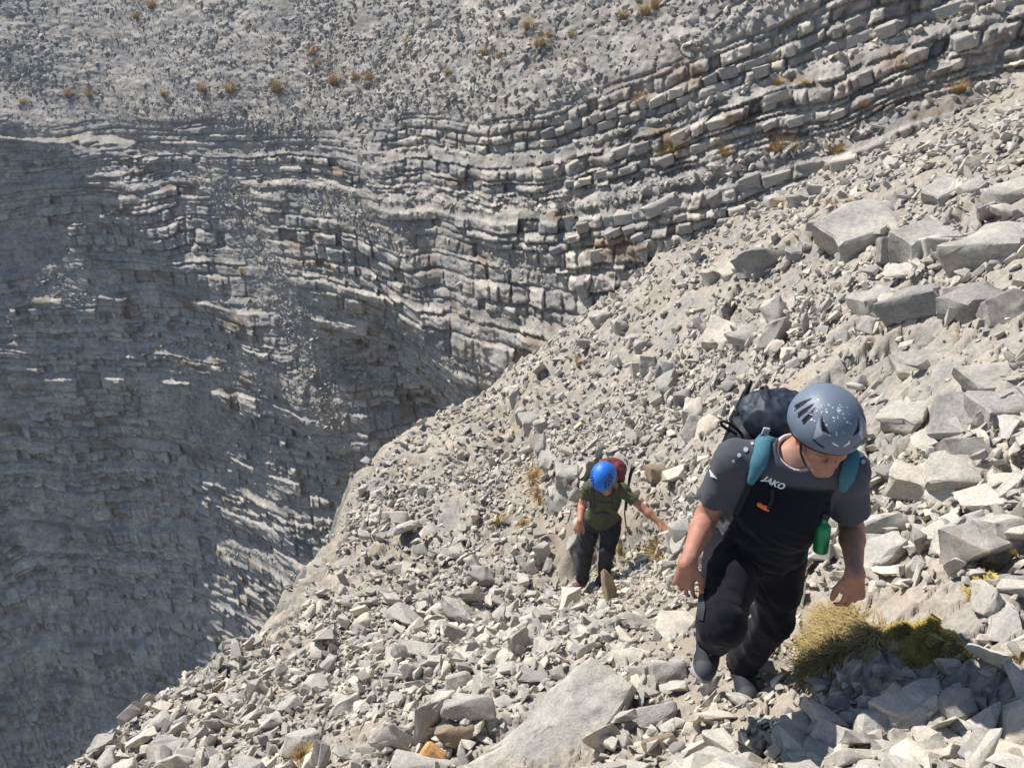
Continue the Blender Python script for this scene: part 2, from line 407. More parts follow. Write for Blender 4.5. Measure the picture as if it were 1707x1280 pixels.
def cliff_surface(TD, Z, behind=False):
    L_ = np.interp(TD, _fth_g, _larc)
    r0 = np.interp(TD, _aw_t, _aw_r) * 1.05 + 0.54 * Z; x0 = r0 * np.sin(np.radians(TD))
    D = dip(x0)
    s = Z - D + 0.22 * noise2(L_ / 5, Z / 9, 201) + 0.09 * noise2(L_ / 1.3, Z / 1.6, 202) + 0.03 * noise2(L_ / 0.4, Z / 0.5, 204)
    # scree: debris apron on top, fans between the outcrops
    top = sstep(-2.9, -1.7, s + 0.6 * fbm2(L_ / 5, Z / 4, 203, 3))
    fan = sstep(0.15, 0.46, fbm2(L_ / 3.5, Z / 1.3, 205, 4))
    gully = np.maximum(np.exp(-((TD + 17 + 0.8 * (Z + 9)) / 2.2) ** 2), np.exp(-((TD + 1.5 + 1.2 * (Z + 8)) / 1.6) ** 2) * 0.7) * sstep(-3, -6, Z) * sstep(-16, -11, Z)
    kb = np.clip(np.searchsorted(_bs, s) - 1, 0, len(_bs) - 1)
    over = s - _bs[kb] - _bt[kb]
    ledge = sstep(0.08, 0.2, over)
    scree = np.clip(np.maximum(top, np.maximum(fan * 0.85, gully)), 0, 1)
    T = np.interp(s, _ss, _tt)
    k = 1 - scree
    ze = s + (T - s) * k + D
    # big buttresses and clefts
    r = wall_R(TD, ze, ze - D)
    low = fbm2(TD / 5.0 + 0.25 * Z / 3, Z / 9.0, 210, 3)
    r = r * (1 + 0.025 * low * sstep(20, 5, TD))
    r = r + 5.0 * sstep(-20, -5, TD) * sstep(-7.2, -11.5, Z) * sstep(4, -2, TD) + 1.5 * sstep(-39, -22, TD) * sstep(-10, -17, Z)
    spur = 1.2 * np.exp(-((TD + 6.5 + 1.15 * (Z + 7)) / 2.3) ** 2) * sstep(-14, -10, Z) * sstep(-2.0, -4.5, Z)
    spur += 1.0 * np.exp(-((TD + 24 + 1.9 * (Z + 8)) / 3.0) ** 2) * sstep(-22, -12, Z) * sstep(-2.5, -5, Z)
    spur += 0.4 * np.exp(-((TD + 13 + 1.0 * (Z + 11)) / 1.8) ** 2) * sstep(-20, -12, Z) * sstep(-5, -8, Z)
    r = r - spur * r / 26
    # left end of the near wall: behind it the wall stands further back
    eth = np.interp(Z, _edge_z, _edge_t) + 1.3 * noise2(s * 1.1, 0 * T + 3.3, 215) + 0.6 * noise2(s * 3.7, 0 * T + 3.3, 216)
    r = r + (0.02 + 4.5 * sstep(-19.5, -29, TD) if behind else 0.0)
    # trail along the head of the back wall
    zt = -5.1 + 0.02 * (TD + 30) + 0.1 * noise2(TD / 2, 0 * TD, 217)
    tr = sstep(-17, -21, TD) * (1.0 if behind else 0.0)
    r = r + tr * (0.6 * sstep(-0.05, 0.15, Z - zt) - 0.6 * sstep(-1.8, 1.8, Z - zt))
    trail = tr * np.exp(-((Z - zt - 0.05) / 0.12) ** 2)
    # blocks in the beds
    k = k * (1 - ledge); scree = np.maximum(scree, ledge)
    f = (s - _bs[kb]) / _bt[kb]; inb = (f >= 0) & (f <= 1)
    w = np.maximum(_bt[kb], 0.13) * (0.75 + 1.3 * _h(kb, kb * 0, kb * 0, 221))
    q = (L_ + 0.05 * noise2(L_ / 0.3, Z / 0.3, 222)) / w + 31.7 * _h(kb, kb * 0 + 1, kb * 0, 223)
    c = np.floor(q).astype(np.int64); fq = q - c
    zz = np.zeros_like(c)
    j0, j1 = 0.8 * (_h(c, kb, zz, 224) - 0.5), 0.8 * (_h(c + 1, kb, zz, 224) - 0.5)
    left = fq < j0; right = fq > 1 + j1
    cc = np.where(left, c - 1, np.where(right, c + 1, c))
    dl = np.minimum(np.abs(fq - j0), np.abs(fq - 1 - j1)) * w
    dl = np.where((_h(kb, kb * 0 + 3, zz, 245) < 0.3) | (_h(c + (fq > .5), kb, zz, 246) < 0.25), dl + 0.03, dl)
    df = np.minimum(f, 1 - f) * _bt[kb]
    rnd = _h(cc, kb, zz, 225); rnd2 = _h(cc, kb, zz, 226)
    edge = np.minimum(dl, df * 1.2)
    miss = rnd2 < 0.2 + 0.25 * noise2(L_ / 3, Z / 2, 228)
    bulge = np.where(inb, 0.13 * sstep(0, 0.055, edge) + 0.26 * (rnd - 0.5) - 0.2 * miss + 0.26 * (rnd2 - .5) * (fq - .5), -0.12)
    bulge = bulge * np.minimum(1.1, 0.5 + 1.6 * _bt[kb])
    rough = 0.16 * fbm2(L_ / 0.33, Z / 0.22, 227, 4) + 0.06 * np.abs(noise2(L_ / 0.16, Z / 0.12, 243)) + 0.28 * fbm2(L_ / 2.2, Z / 1.8, 229, 4)
    # rubble on scree
    v1 = voronoi2(L_ / 0.30, Z / 0.22, 231); v2 = voronoi2(L_ / 0.14, Z / 0.10, 233); v3 = voronoi2(L_ / 0.8, Z / 0.6, 235)
    rubble = 0.20 * (0.55 - v1[0]) * v1[2] + 0.14 * (0.5 - v2[0]) * v2[2] + 0.2 * (0.4 - v3[0]) * (v3[2] > 0.7) + 0.22 * fbm2(L_ / 2.2, Z / 1.8, 241, 3)
    r = r - k * (bulge + rough) - scree * rubble * 1.2
    tone = 0.47 + k * (0.55 * (rnd - 0.5) + 0.10 * inb - 0.16 * (~inb) + 0.25 * (rnd2 - 0.5)) + scree * (0.35 * (v1[2] - 0.5) + 0.3 * (v2[2] - .5)) + 0.16 * fbm2(L_ / 2.2, Z / 1.2, 237, 4) - 0.14 * top
    brown = k * sstep(0.24, 0.55, fbm2(L_ / 0.8, Z / 0.35, 239, 4)) * 0.75
    soil = 0.45 * np.clip(trail, 0, 1)
    return r, np.clip(tone, 0, 1), brown, soil, eth, scree
def compact(v, f, attrs):
    u, inv = np.unique(f, return_inverse=True); return v[u], inv.reshape(f.shape), [a.ravel()[u] for a in attrs]
def wall_object(name, thg, zg, behind):
    TD, ZZ = np.meshgrid(thg, zg, indexing='ij')
    R, tone, brown, soil, eth, scr = cliff_surface(TD, ZZ, behind)
    X, Y = R * np.sin(np.radians(TD)), R * np.cos(np.radians(TD))
    fc = grid_faces(len(thg), len(zg))
    if behind: drop = TD > eth + 3.0
    else: drop = (((ZZ < near_height(X * 0.93, Y * 0.93) - 2.0) & (TD > -2))) | (TD < eth - 0.4)
    fc = fc[~drop.ravel()[fc].all(1)]
    v, fc, (tone, soil, brown) = compact(np.stack([X, Y, ZZ], -1).reshape(-1, 3), fc, (tone, soil, brown))
    print(name, 'quads', len(fc))
    me = mesh_np(name, v, fc); fattr(me, 'tone', tone); fattr(me, 'soil', soil); fattr(me, 'brown', brown)
    o = link(name, me, None, M['cliff']); tag(o, kind='structure')
    return o, R, eth, scr
cliff, CR, CETH, CSCR = wall_object('cliff', _fth_g, _fz_g, False)
_bth_g = np.linspace(-45, -9, 400); _bz_g = np.concatenate([np.linspace(-19, 2.2, 520), np.linspace(2.2, 8, 30)[1:]])
back_cliff, BR, BETH, BSCR = wall_object('back_cliff', _bth_g, _bz_g, True)
_bd = np.stack(np.meshgrid(_fth_g, _fz_g, indexing='ij'), -1)
CVIS = _bd[..., 0] >= CETH - 0.3
def gridlook(td, z, thg, zg, arrs):
    i = np.clip(np.rint((td - thg[0]) / (thg[1] - thg[0])), 0, len(thg) - 1).astype(int); j = np.clip(np.searchsorted(zg, z), 0, len(zg) - 1)
    return [a[i, j] for a in arrs]
def wall_radius(td, z):
    """distance of the visible wall at a bearing and height, and its scree cover"""
    r1, vis, sc1 = gridlook(td, z, _fth_g, _fz_g, (CR, CVIS, CSCR)); r2, sc2 = gridlook(td, z, _bth_g, _bz_g, (BR, BSCR))
    return np.where(vis, r1, r2), np.where(vis, sc1, sc2)
# ------------------------------------------------------------------ rocks
def rock_mesh(name, seed, dims=(1, .75, .42), npts=15, detail=0, rough=0.06, mat=None, bev=0.035):
    """angular flake or block: convex hull of scattered points, chipped edges, optional fine relief"""
    rg = np.random.default_rng(seed)
    bm = bmesh.new()
    p = rg.uniform(-1, 1, (npts, 3)); p[:, :2] *= 1 / np.maximum(1, np.linalg.norm(p[:, :2], axis=1) * 0.85)[:, None]
    p[:, 2] = np.sign(p[:, 2]) * np.abs(p[:, 2]) ** 0.45
    sh = rg.uniform(-0.35, 0.35, 2)
    p[:, 2] += p[:, 0] * sh[0] + p[:, 1] * sh[1]
    p = p * np.array(dims) * 0.5
    for q in p: bm.verts.new(q)
    r = bmesh.ops.convex_hull(bm, input=bm.verts)
    bmesh.ops.delete(bm, geom=[g for g in set(r['geom_interior'] + r['geom_unused']) if isinstance(g, bmesh.types.BMVert)], context='VERTS')
    bmesh.ops.dissolve_limit(bm, angle_limit=R_(9), verts=bm.verts, edges=bm.edges)
    if bev: bmesh.ops.bevel(bm, geom=list(bm.edges), offset=bev * min(dims) * 1.6, segments=1, affect='EDGES', clamp_overlap=True)
    bmesh.ops.triangulate(bm, faces=bm.faces)
    if detail:
        bmesh.ops.subdivide_edges(bm, edges=bm.edges, cuts=detail, use_grid_fill=True)
        bm.normal_update(); bm.verts.ensure_lookup_table()
        co = np.array([v.co for v in bm.verts]); no = np.array([v.normal for v in bm.verts])
        s = seed * 3.7
        n = fbm3(co[:, 0] * 3.1 + s, co[:, 1] * 3.1, co[:, 2] * 4.5, 301, 3) * rough + np.abs(noise3(co[:, 0] * 7 + s, co[:, 1] * 7, co[:, 2] * 11, 307)) * rough * -0.5
        co = co + no * n[:, None]
        for v, c in zip(bm.verts, co): v.co = c
    me = bpy.data.meshes.new(name); bm.to_mesh(me); bm.free()
    me.polygons.foreach_set('use_smooth', np.ones(len(me.polygons), dtype=bool)); me.set_sharp_from_angle(angle=R_(26))
    if mat: me.materials.append(mat)
    return me

def place(o, p, n, size, rg, tilt=0.45, sink=0.1, squash=(0.8, 1.25)):
    q = Vector(n).to_track_quat('Z', 'Y').to_matrix().to_4x4()
    e = Euler((rg.normal(0, tilt), rg.normal(0, tilt), rg.uniform(0, 6.283))).to_matrix().to_4x4()
    sc = Matrix.Diagonal((size * rg.uniform(*squash), size * rg.uniform(*squash), size * rg.uniform(0.75, 1.2), 1))
    o.matrix_world = Matrix.Translation(Vector(p) + Vector(n) * size * sink) @ q @ e @ sc

def in_poly2(px, py, poly):
    r = np.zeros(np.shape(px), dtype=bool)
    for (x1, y1), (x2, y2) in zip(poly, poly[1:] + poly[:1]):
        if y1 != y2: r ^= ((y1 > py) != (y2 > py)) & (px < (x2 - x1) * (py - y1) / (y2 - y1) + x1)
    return r
MAN_FOOT = hit(1240, 1140); WOMAN_FOOT = hit(966, 978)
# ---- loose stones: sampled over the ground in size classes
rg = np.random.default_rng(5)
pts = []
for size, dens, rmax in ((0.36, 0.7, 14), (0.25, 6, 14), (0.165, 34, 15), (0.105, 105, 15), (0.065, 210, 11), (0.038, 460, 7.0)):
    n = int(dens * 0.5 * math.radians(104) * rmax ** 2)
    r = np.sqrt(rg.uniform(1.1 ** 2, rmax ** 2, n)); a = np.radians(rg.uniform(-56, 48, n))
    x, y = r * np.sin(a), r * np.cos(a)
    path, rock = zones(x, y)
    ex = np.interp(y, _ey, _ex)
    keep = 0.09 + 0.35 * sstep(5.5, 8.5, y) + (0.91 - 0.35 * sstep(5.5, 8.5, y)) * (1 - rock)
    keep = keep * sstep(-0.5, 0.1, fbm2(x * 0.8, y * 0.8, 401, 3) + 0.2)
    keep = keep * (1 - (0.95 if size > 0.09 else 0.85 if size > 0.05 else 0.35) * np.clip(path, 0, 1))
    keep = np.where(x < ex + 0.1, 0.25 * keep, keep)
    keep = keep * np.where(y - 0.15 * x > 10.5, 0.45, 1)
    if size > 0.13: keep = keep * (1 - (0.75 if size > 0.2 else 0.55) * sstep(7.5, 9.5, y))
    if size > 0.2: keep = np.where((np.hypot(x - MAN_FOOT.x, y - MAN_FOOT.y) < 0.5) | (np.hypot(x - WOMAN_FOOT.x, y - WOMAN_FOOT.y) < 0.45), 0, keep)
    m = rg.random(n) < keep
    x, y = x[m], y[m]; s = size * np.exp(rg.normal(0, 0.22, len(x)))
    z = near_z(x, y)
    pts.append(np.stack([x, y, z, s], -1))
pts = np.concatenate(pts)
d = pts[:, 1] * CP - pts[:, 2] * SP
U = 853.5 + FPX * pts[:, 0] / d; V = 640 + FPX * (-pts[:, 2] * CP - pts[:, 1] * SP) / d
inframe = ~((U > 1335) & (U < 1640) & (V > 985) & (V < np.where(pts[:, 3] > 0.1, 1150, 1112)) & (d < 4.5)) & ~((pts[:, 3] > 0.13) & (U > 930) & (U < 1130) & (V > 790) & (V < 1010) & (d < 8.4)) & (U > -60) & (U < 1767) & (V < 1340) & (V > 60)
SLAB = [(985,1092),(1058,1140),(1040,1172),(1000,1225),(960,1275),(955,1335),(740,1335),(765,1278),(850,1215),(905,1160),(950,1120)]
inframe &= ~in_poly2(U, V, SLAB)
pts, U, V, d = pts[inframe], U[inframe], V[inframe], d[inframe]
app = pts[:, 3] / d
# slope normals in one go
e = 0.15
zx = (near_height(pts[:, 0] + e, pts[:, 1]) - near_height(pts[:, 0] - e, pts[:, 1])) / (2 * e)
zy = (near_height(pts[:, 0], pts[:, 1] + e) - near_height(pts[:, 0], pts[:, 1] - e)) / (2 * e)
zx, zy = np.clip(zx, -1.3, 1.3), np.clip(zy, -1.3, 1.3)
order = np.argsort(-app)
N_SINGLE = 250
vis = [i for i in order if 5 < U[i] < 1702 and 5 < V[i] < 1275 and not (1130 < U[i] < 1450 and 640 < V[i] < 1160) and not (1470 < U[i] < 1650 and 1030 < V[i] < 1150) and not (930 < U[i] < 1130 and 790 < V[i] < 1010)
       and pts[i, 0] > np.interp(pts[i, 1], _ey, _ex) + 0.15]
single = np.array(vis[:N_SINGLE]); rest = np.setdiff1d(np.arange(len(pts)), single)

DIMS = [(1, .72, .34), (1, .6, .3), (1, .8, .5), (1, .55, .45), (1.1, .62, .24), (.95, .8, .38)]
big_rocks = [rock_mesh('rock_shape', 100 + k, DIMS[k % 6], 13 + k % 7, detail=3, rough=0.05, mat=M['rock']) for k in range(24)]
small_rocks = [rock_mesh('pebble_shape', 300 + k, DIMS[k % 6], 11 + k % 6, detail=0, mat=M['rock']) for k in range(24)]

SHAPE_WORD = ['flat', 'thin', 'chunky', 'narrow', 'sheet-like', 'broad']
def rock_label(u, v, size, k):
    big = 'large' if size > 0.32 else 'mid-sized' if size > 0.21 else 'small'
    t = big + ' ' + SHAPE_WORD[k % 6] + ' limestone '
    if u > 1560 and v > 1040: return t + 'stone in the rubble at the bottom right corner', 'stones in the bottom right corner'
    if u > 1340 and v > 1040: return t + 'stone in the rubble below the grass clump and moss cushion', 'stones below the moss cushion'
    if u > 1560 and v > 560: return t + 'plate on the slabs at the right edge beside the helmet level', 'broken plates at the right edge'
    if u > 1330 and v > 560: return t + 'plate on the slabs just right of the man in the grey helmet', 'broken plates right of the man'
    if u > 1450 and v <= 560: return t + 'block near the outcrop row at the upper right', 'loose blocks near the outcrop row'
    if u > 1150 and v <= 560: return t + 'block on the gravel slope below the stepped ledges', 'loose blocks on the gravel slope'
    if v <= 800 and u > 1050: return t + 'chunk on the slope behind the black backpack', 'rock chunks behind the backpack'
    if v <= 800 and u > 830: return t + 'chunk among the outcrops above the woman', 'rock chunks above the woman'
    if u > 1060 and v > 980: return t + 'stone in the rubble left of the gravel path', 'stones left of the gravel path'
    if u > 900 and v > 980: return t + 'stone in the rubble between the woman and the big slab', 'stones between the woman and the big slab'
    if u > 700 and v > 1060: return t + 'stone in the scree beside the big foreground slab', 'stones beside the big foreground slab'
    if u > 450 and v > 1060: return t + 'stone in the scree around the bright cream slab', 'stones around the cream slab'
    if v > 1060: return t + 'stone on the scree at the lower left rim', 'stones at the lower left rim'
    if u > 760: return t + 'stone on the scree close to the left of the woman', 'stones left of the woman'
    return t + 'stone on the scree along the rim of the dark gully', 'stones along the gully rim'
for c, i in enumerate(single):
    o = bpy.data.objects.new('rock', big_rocks[c % 24]); col.objects.link(o)
    place(o, pts[i, :3], Vector((-zx[i], -zy[i], 1)).normalized(), pts[i, 3], rg, tilt=0.45, sink=rg.uniform(0.05, 0.32))
    lb, gr = rock_label(U[i], V[i], pts[i, 3], c % 24); tag(o, lb, 'rock', gr)

# ---- the countless rest of the scree as one object (instanced on points)
shapes = bpy.data.collections.new('scree_shapes')
for k, me in enumerate(small_rocks):
    o = bpy.data.objects.new('pebble_%02d' % k, me); shapes.objects.link(o)
pr = pts[rest]; n = len(pr)
nx = np.stack([-zx[rest], -zy[rest], np.ones(n)], -1); nx /= np.linalg.norm(nx, axis=1)[:, None]
eul = np.zeros((n, 3))
ti = rg.normal(0, 0.5, (n, 2)); yw = rg.uniform(0, 6.283, n)
for k in range(n):
    q = Vector(nx[k]).to_track_quat('Z', 'Y').to_matrix() @ Euler((ti[k, 0], ti[k, 1], yw[k])).to_matrix()
    eul[k] = q.to_euler()
scl = pr[:, 3:4] * np.stack([rg.uniform(.8, 1.3, n), rg.uniform(.75, 1.2, n), rg.uniform(.7, 1.25, n)], -1)
pm = bpy.data.meshes.new('scree_points'); pm.vertices.add(n)
pm.vertices.foreach_set('co', (pr[:, :3] + nx * pr[:, 3:4] * rg.uniform(0.02, 0.40, (n, 1))).astype(np.float32).ravel())
for nm, arr in (('rot', eul), ('scl', scl)):
    a = pm.attributes.new(nm, 'FLOAT_VECTOR', 'POINT'); a.data.foreach_set('vector', arr.astype(np.float32).ravel())
a = pm.attributes.new('idx', 'INT', 'POINT'); a.data.foreach_set('value', rg.integers(0, 24, n).astype(np.int32))
def scatter_group(name, collection):
    g = bpy.data.node_groups.new(name, 'GeometryNodeTree')
    g.interface.new_socket('Geometry', in_out='INPUT', socket_type='NodeSocketGeometry')
    g.interface.new_socket('Geometry', in_out='OUTPUT', socket_type='NodeSocketGeometry')
    gi = g.nodes.new('NodeGroupInput'); go = g.nodes.new('NodeGroupOutput')
    ip = g.nodes.new('GeometryNodeInstanceOnPoints'); ci = g.nodes.new('GeometryNodeCollectionInfo')
    ci.inputs['Collection'].default_value = collection; ci.inputs['Separate Children'].default_value = True; ci.inputs['Reset Children'].default_value = True
    def na(nm, t):
        x = g.nodes.new('GeometryNodeInputNamedAttribute'); x.data_type = t; x.inputs['Name'].default_value = nm; return x.outputs[0]
    l = g.links.new
    l(gi.outputs[0], ip.inputs['Points']); l(ci.outputs[0], ip.inputs['Instance']); ip.inputs['Pick Instance'].default_value = True
    l(na('idx', 'INT'), ip.inputs['Instance Index'])
    e2r = g.nodes.new('FunctionNodeEulerToRotation'); l(na('rot', 'FLOAT_VECTOR'), e2r.inputs[0]); l(e2r.outputs[0], ip.inputs['Rotation'])
    l(na('scl', 'FLOAT_VECTOR'), ip.inputs['Scale']); l(ip.outputs[0], go.inputs[0])
    return g
scree = link('scree', pm); tag(scree, 'loose angular limestone scree covering the near hillside', 'scree', kind='stuff')
md = scree.modifiers.new('scatter', 'NODES'); md.node_group = scatter_group('scatter', shapes)
print('scree stones', n)

# ---- distinctive rocks, each built to its own outline on its own plane
def outline_rock(name, poly, n, thick, mat, label, cat='rock', lift=0.04, rough=0.03, taper=0.86, cuts=5, seed=0, parent=None, depth=None, group=None):
    rgr = np.random.default_rng(900 + seed)
    n = Vector(n).normalized(); cu = sum(p[0] for p in poly) / len(poly); cv = sum(p[1] for p in poly) / len(poly)
    c = hit(cu, cv) if depth is None else Vector(P(cu, cv, depth))
    c = c + n * lift
    top = []
    for (u, v) in poly:
        d = Vector(ray(u, v)); den = d.dot(n)
        t = c.dot(n) / den if abs(den) > 0.08 else c.length / d.length
        t0 = c.length / d.length; t = min(max(t, t0 * 0.8), t0 * 1.25)
        top.append(d * t)
    ctr = sum(top, Vector()) / len(top)
    bot = [ctr + (p - ctr) * taper * rgr.uniform(0.9, 1.08) - n * thick * rgr.uniform(0.8, 1.15) for p in top]
    mid = [p + (p - ctr) * rgr.uniform(-0.02, 0.05) - n * thick * rgr.uniform(0.25, 0.5) for p in top]
    org = ctr - n * thick
    bm = bmesh.new(); m = len(top)
    vt = [bm.verts.new(p - org) for p in top]; vm = [bm.verts.new(p - org) for p in mid]; vb = [bm.verts.new(p - org) for p in bot]
    tc_ = bm.verts.new(ctr + n * thick * rgr.uniform(0.02, 0.12) - org)
    for i in range(m):
        j = (i + 1) % m
        bm.faces.new((tc_, vt[i], vt[j])); bm.faces.new((vt[j], vt[i], vm[i], vm[j])); bm.faces.new((vm[j], vm[i], vb[i], vb[j]))
    bm.faces.new(vb[::-1])
    bmesh.ops.recalc_face_normals(bm, faces=bm.faces)
    bmesh.ops.bevel(bm, geom=[e for e in bm.edges if e.calc_length() > 0.03 and len(e.link_faces) == 2 and e.calc_face_angle(0) > 0.5], offset=0.008, segments=1, affect='EDGES', clamp_overlap=True)
    bmesh.ops.triangulate(bm, faces=bm.faces)
    for _ in range(2):
        el = [e for e in bm.edges if e.calc_length() > 0.05]
        if el: bmesh.ops.subdivide_edges(bm, edges=el, cuts=1 if _ else 2, use_grid_fill=True)
        bmesh.ops.triangulate(bm, faces=bm.faces)
    el = [e for e in bm.edges if e.calc_length() > 0.03]
    if el and len(bm.faces) < 1600: bmesh.ops.subdivide_edges(bm, edges=el, cuts=1, use_grid_fill=True); bmesh.ops.triangulate(bm, faces=bm.faces)
    bm.normal_update()
    co = np.array([v.co for v in bm.verts]); no = np.array([v.normal for v in bm.verts]); s = seed * 5.3
    k = fbm3(co[:, 0] * 4 + s, co[:, 1] * 4, co[:, 2] * 4, 311, 4) * rough + fbm3(co[:, 0] * 19 + s, co[:, 1] * 19, co[:, 2] * 19, 313, 2) * rough * 0.3
    co = co + no * k[:, None]
    for v, q in zip(bm.verts, co): v.co = q
    me = bpy.data.meshes.new(name); bm.to_mesh(me); bm.free()
    me.polygons.foreach_set('use_smooth', np.ones(len(me.polygons), dtype=bool)); me.set_sharp_from_angle(angle=R_(32))
    me.materials.append(mat)
    o = bpy.data.objects.new(name, me); col.objects.link(o)
    if parent is None: o.location = org; tag(o, label, cat, group)
    else: o.location = org; o.parent = parent
    return o
up = (-.15, -.25, .95); cam_n = (-.05, -.85, .5)
RW, RG, RB, RO = M['white_rock'], M['hero'], M['brown_rock'], M['orange_rock']
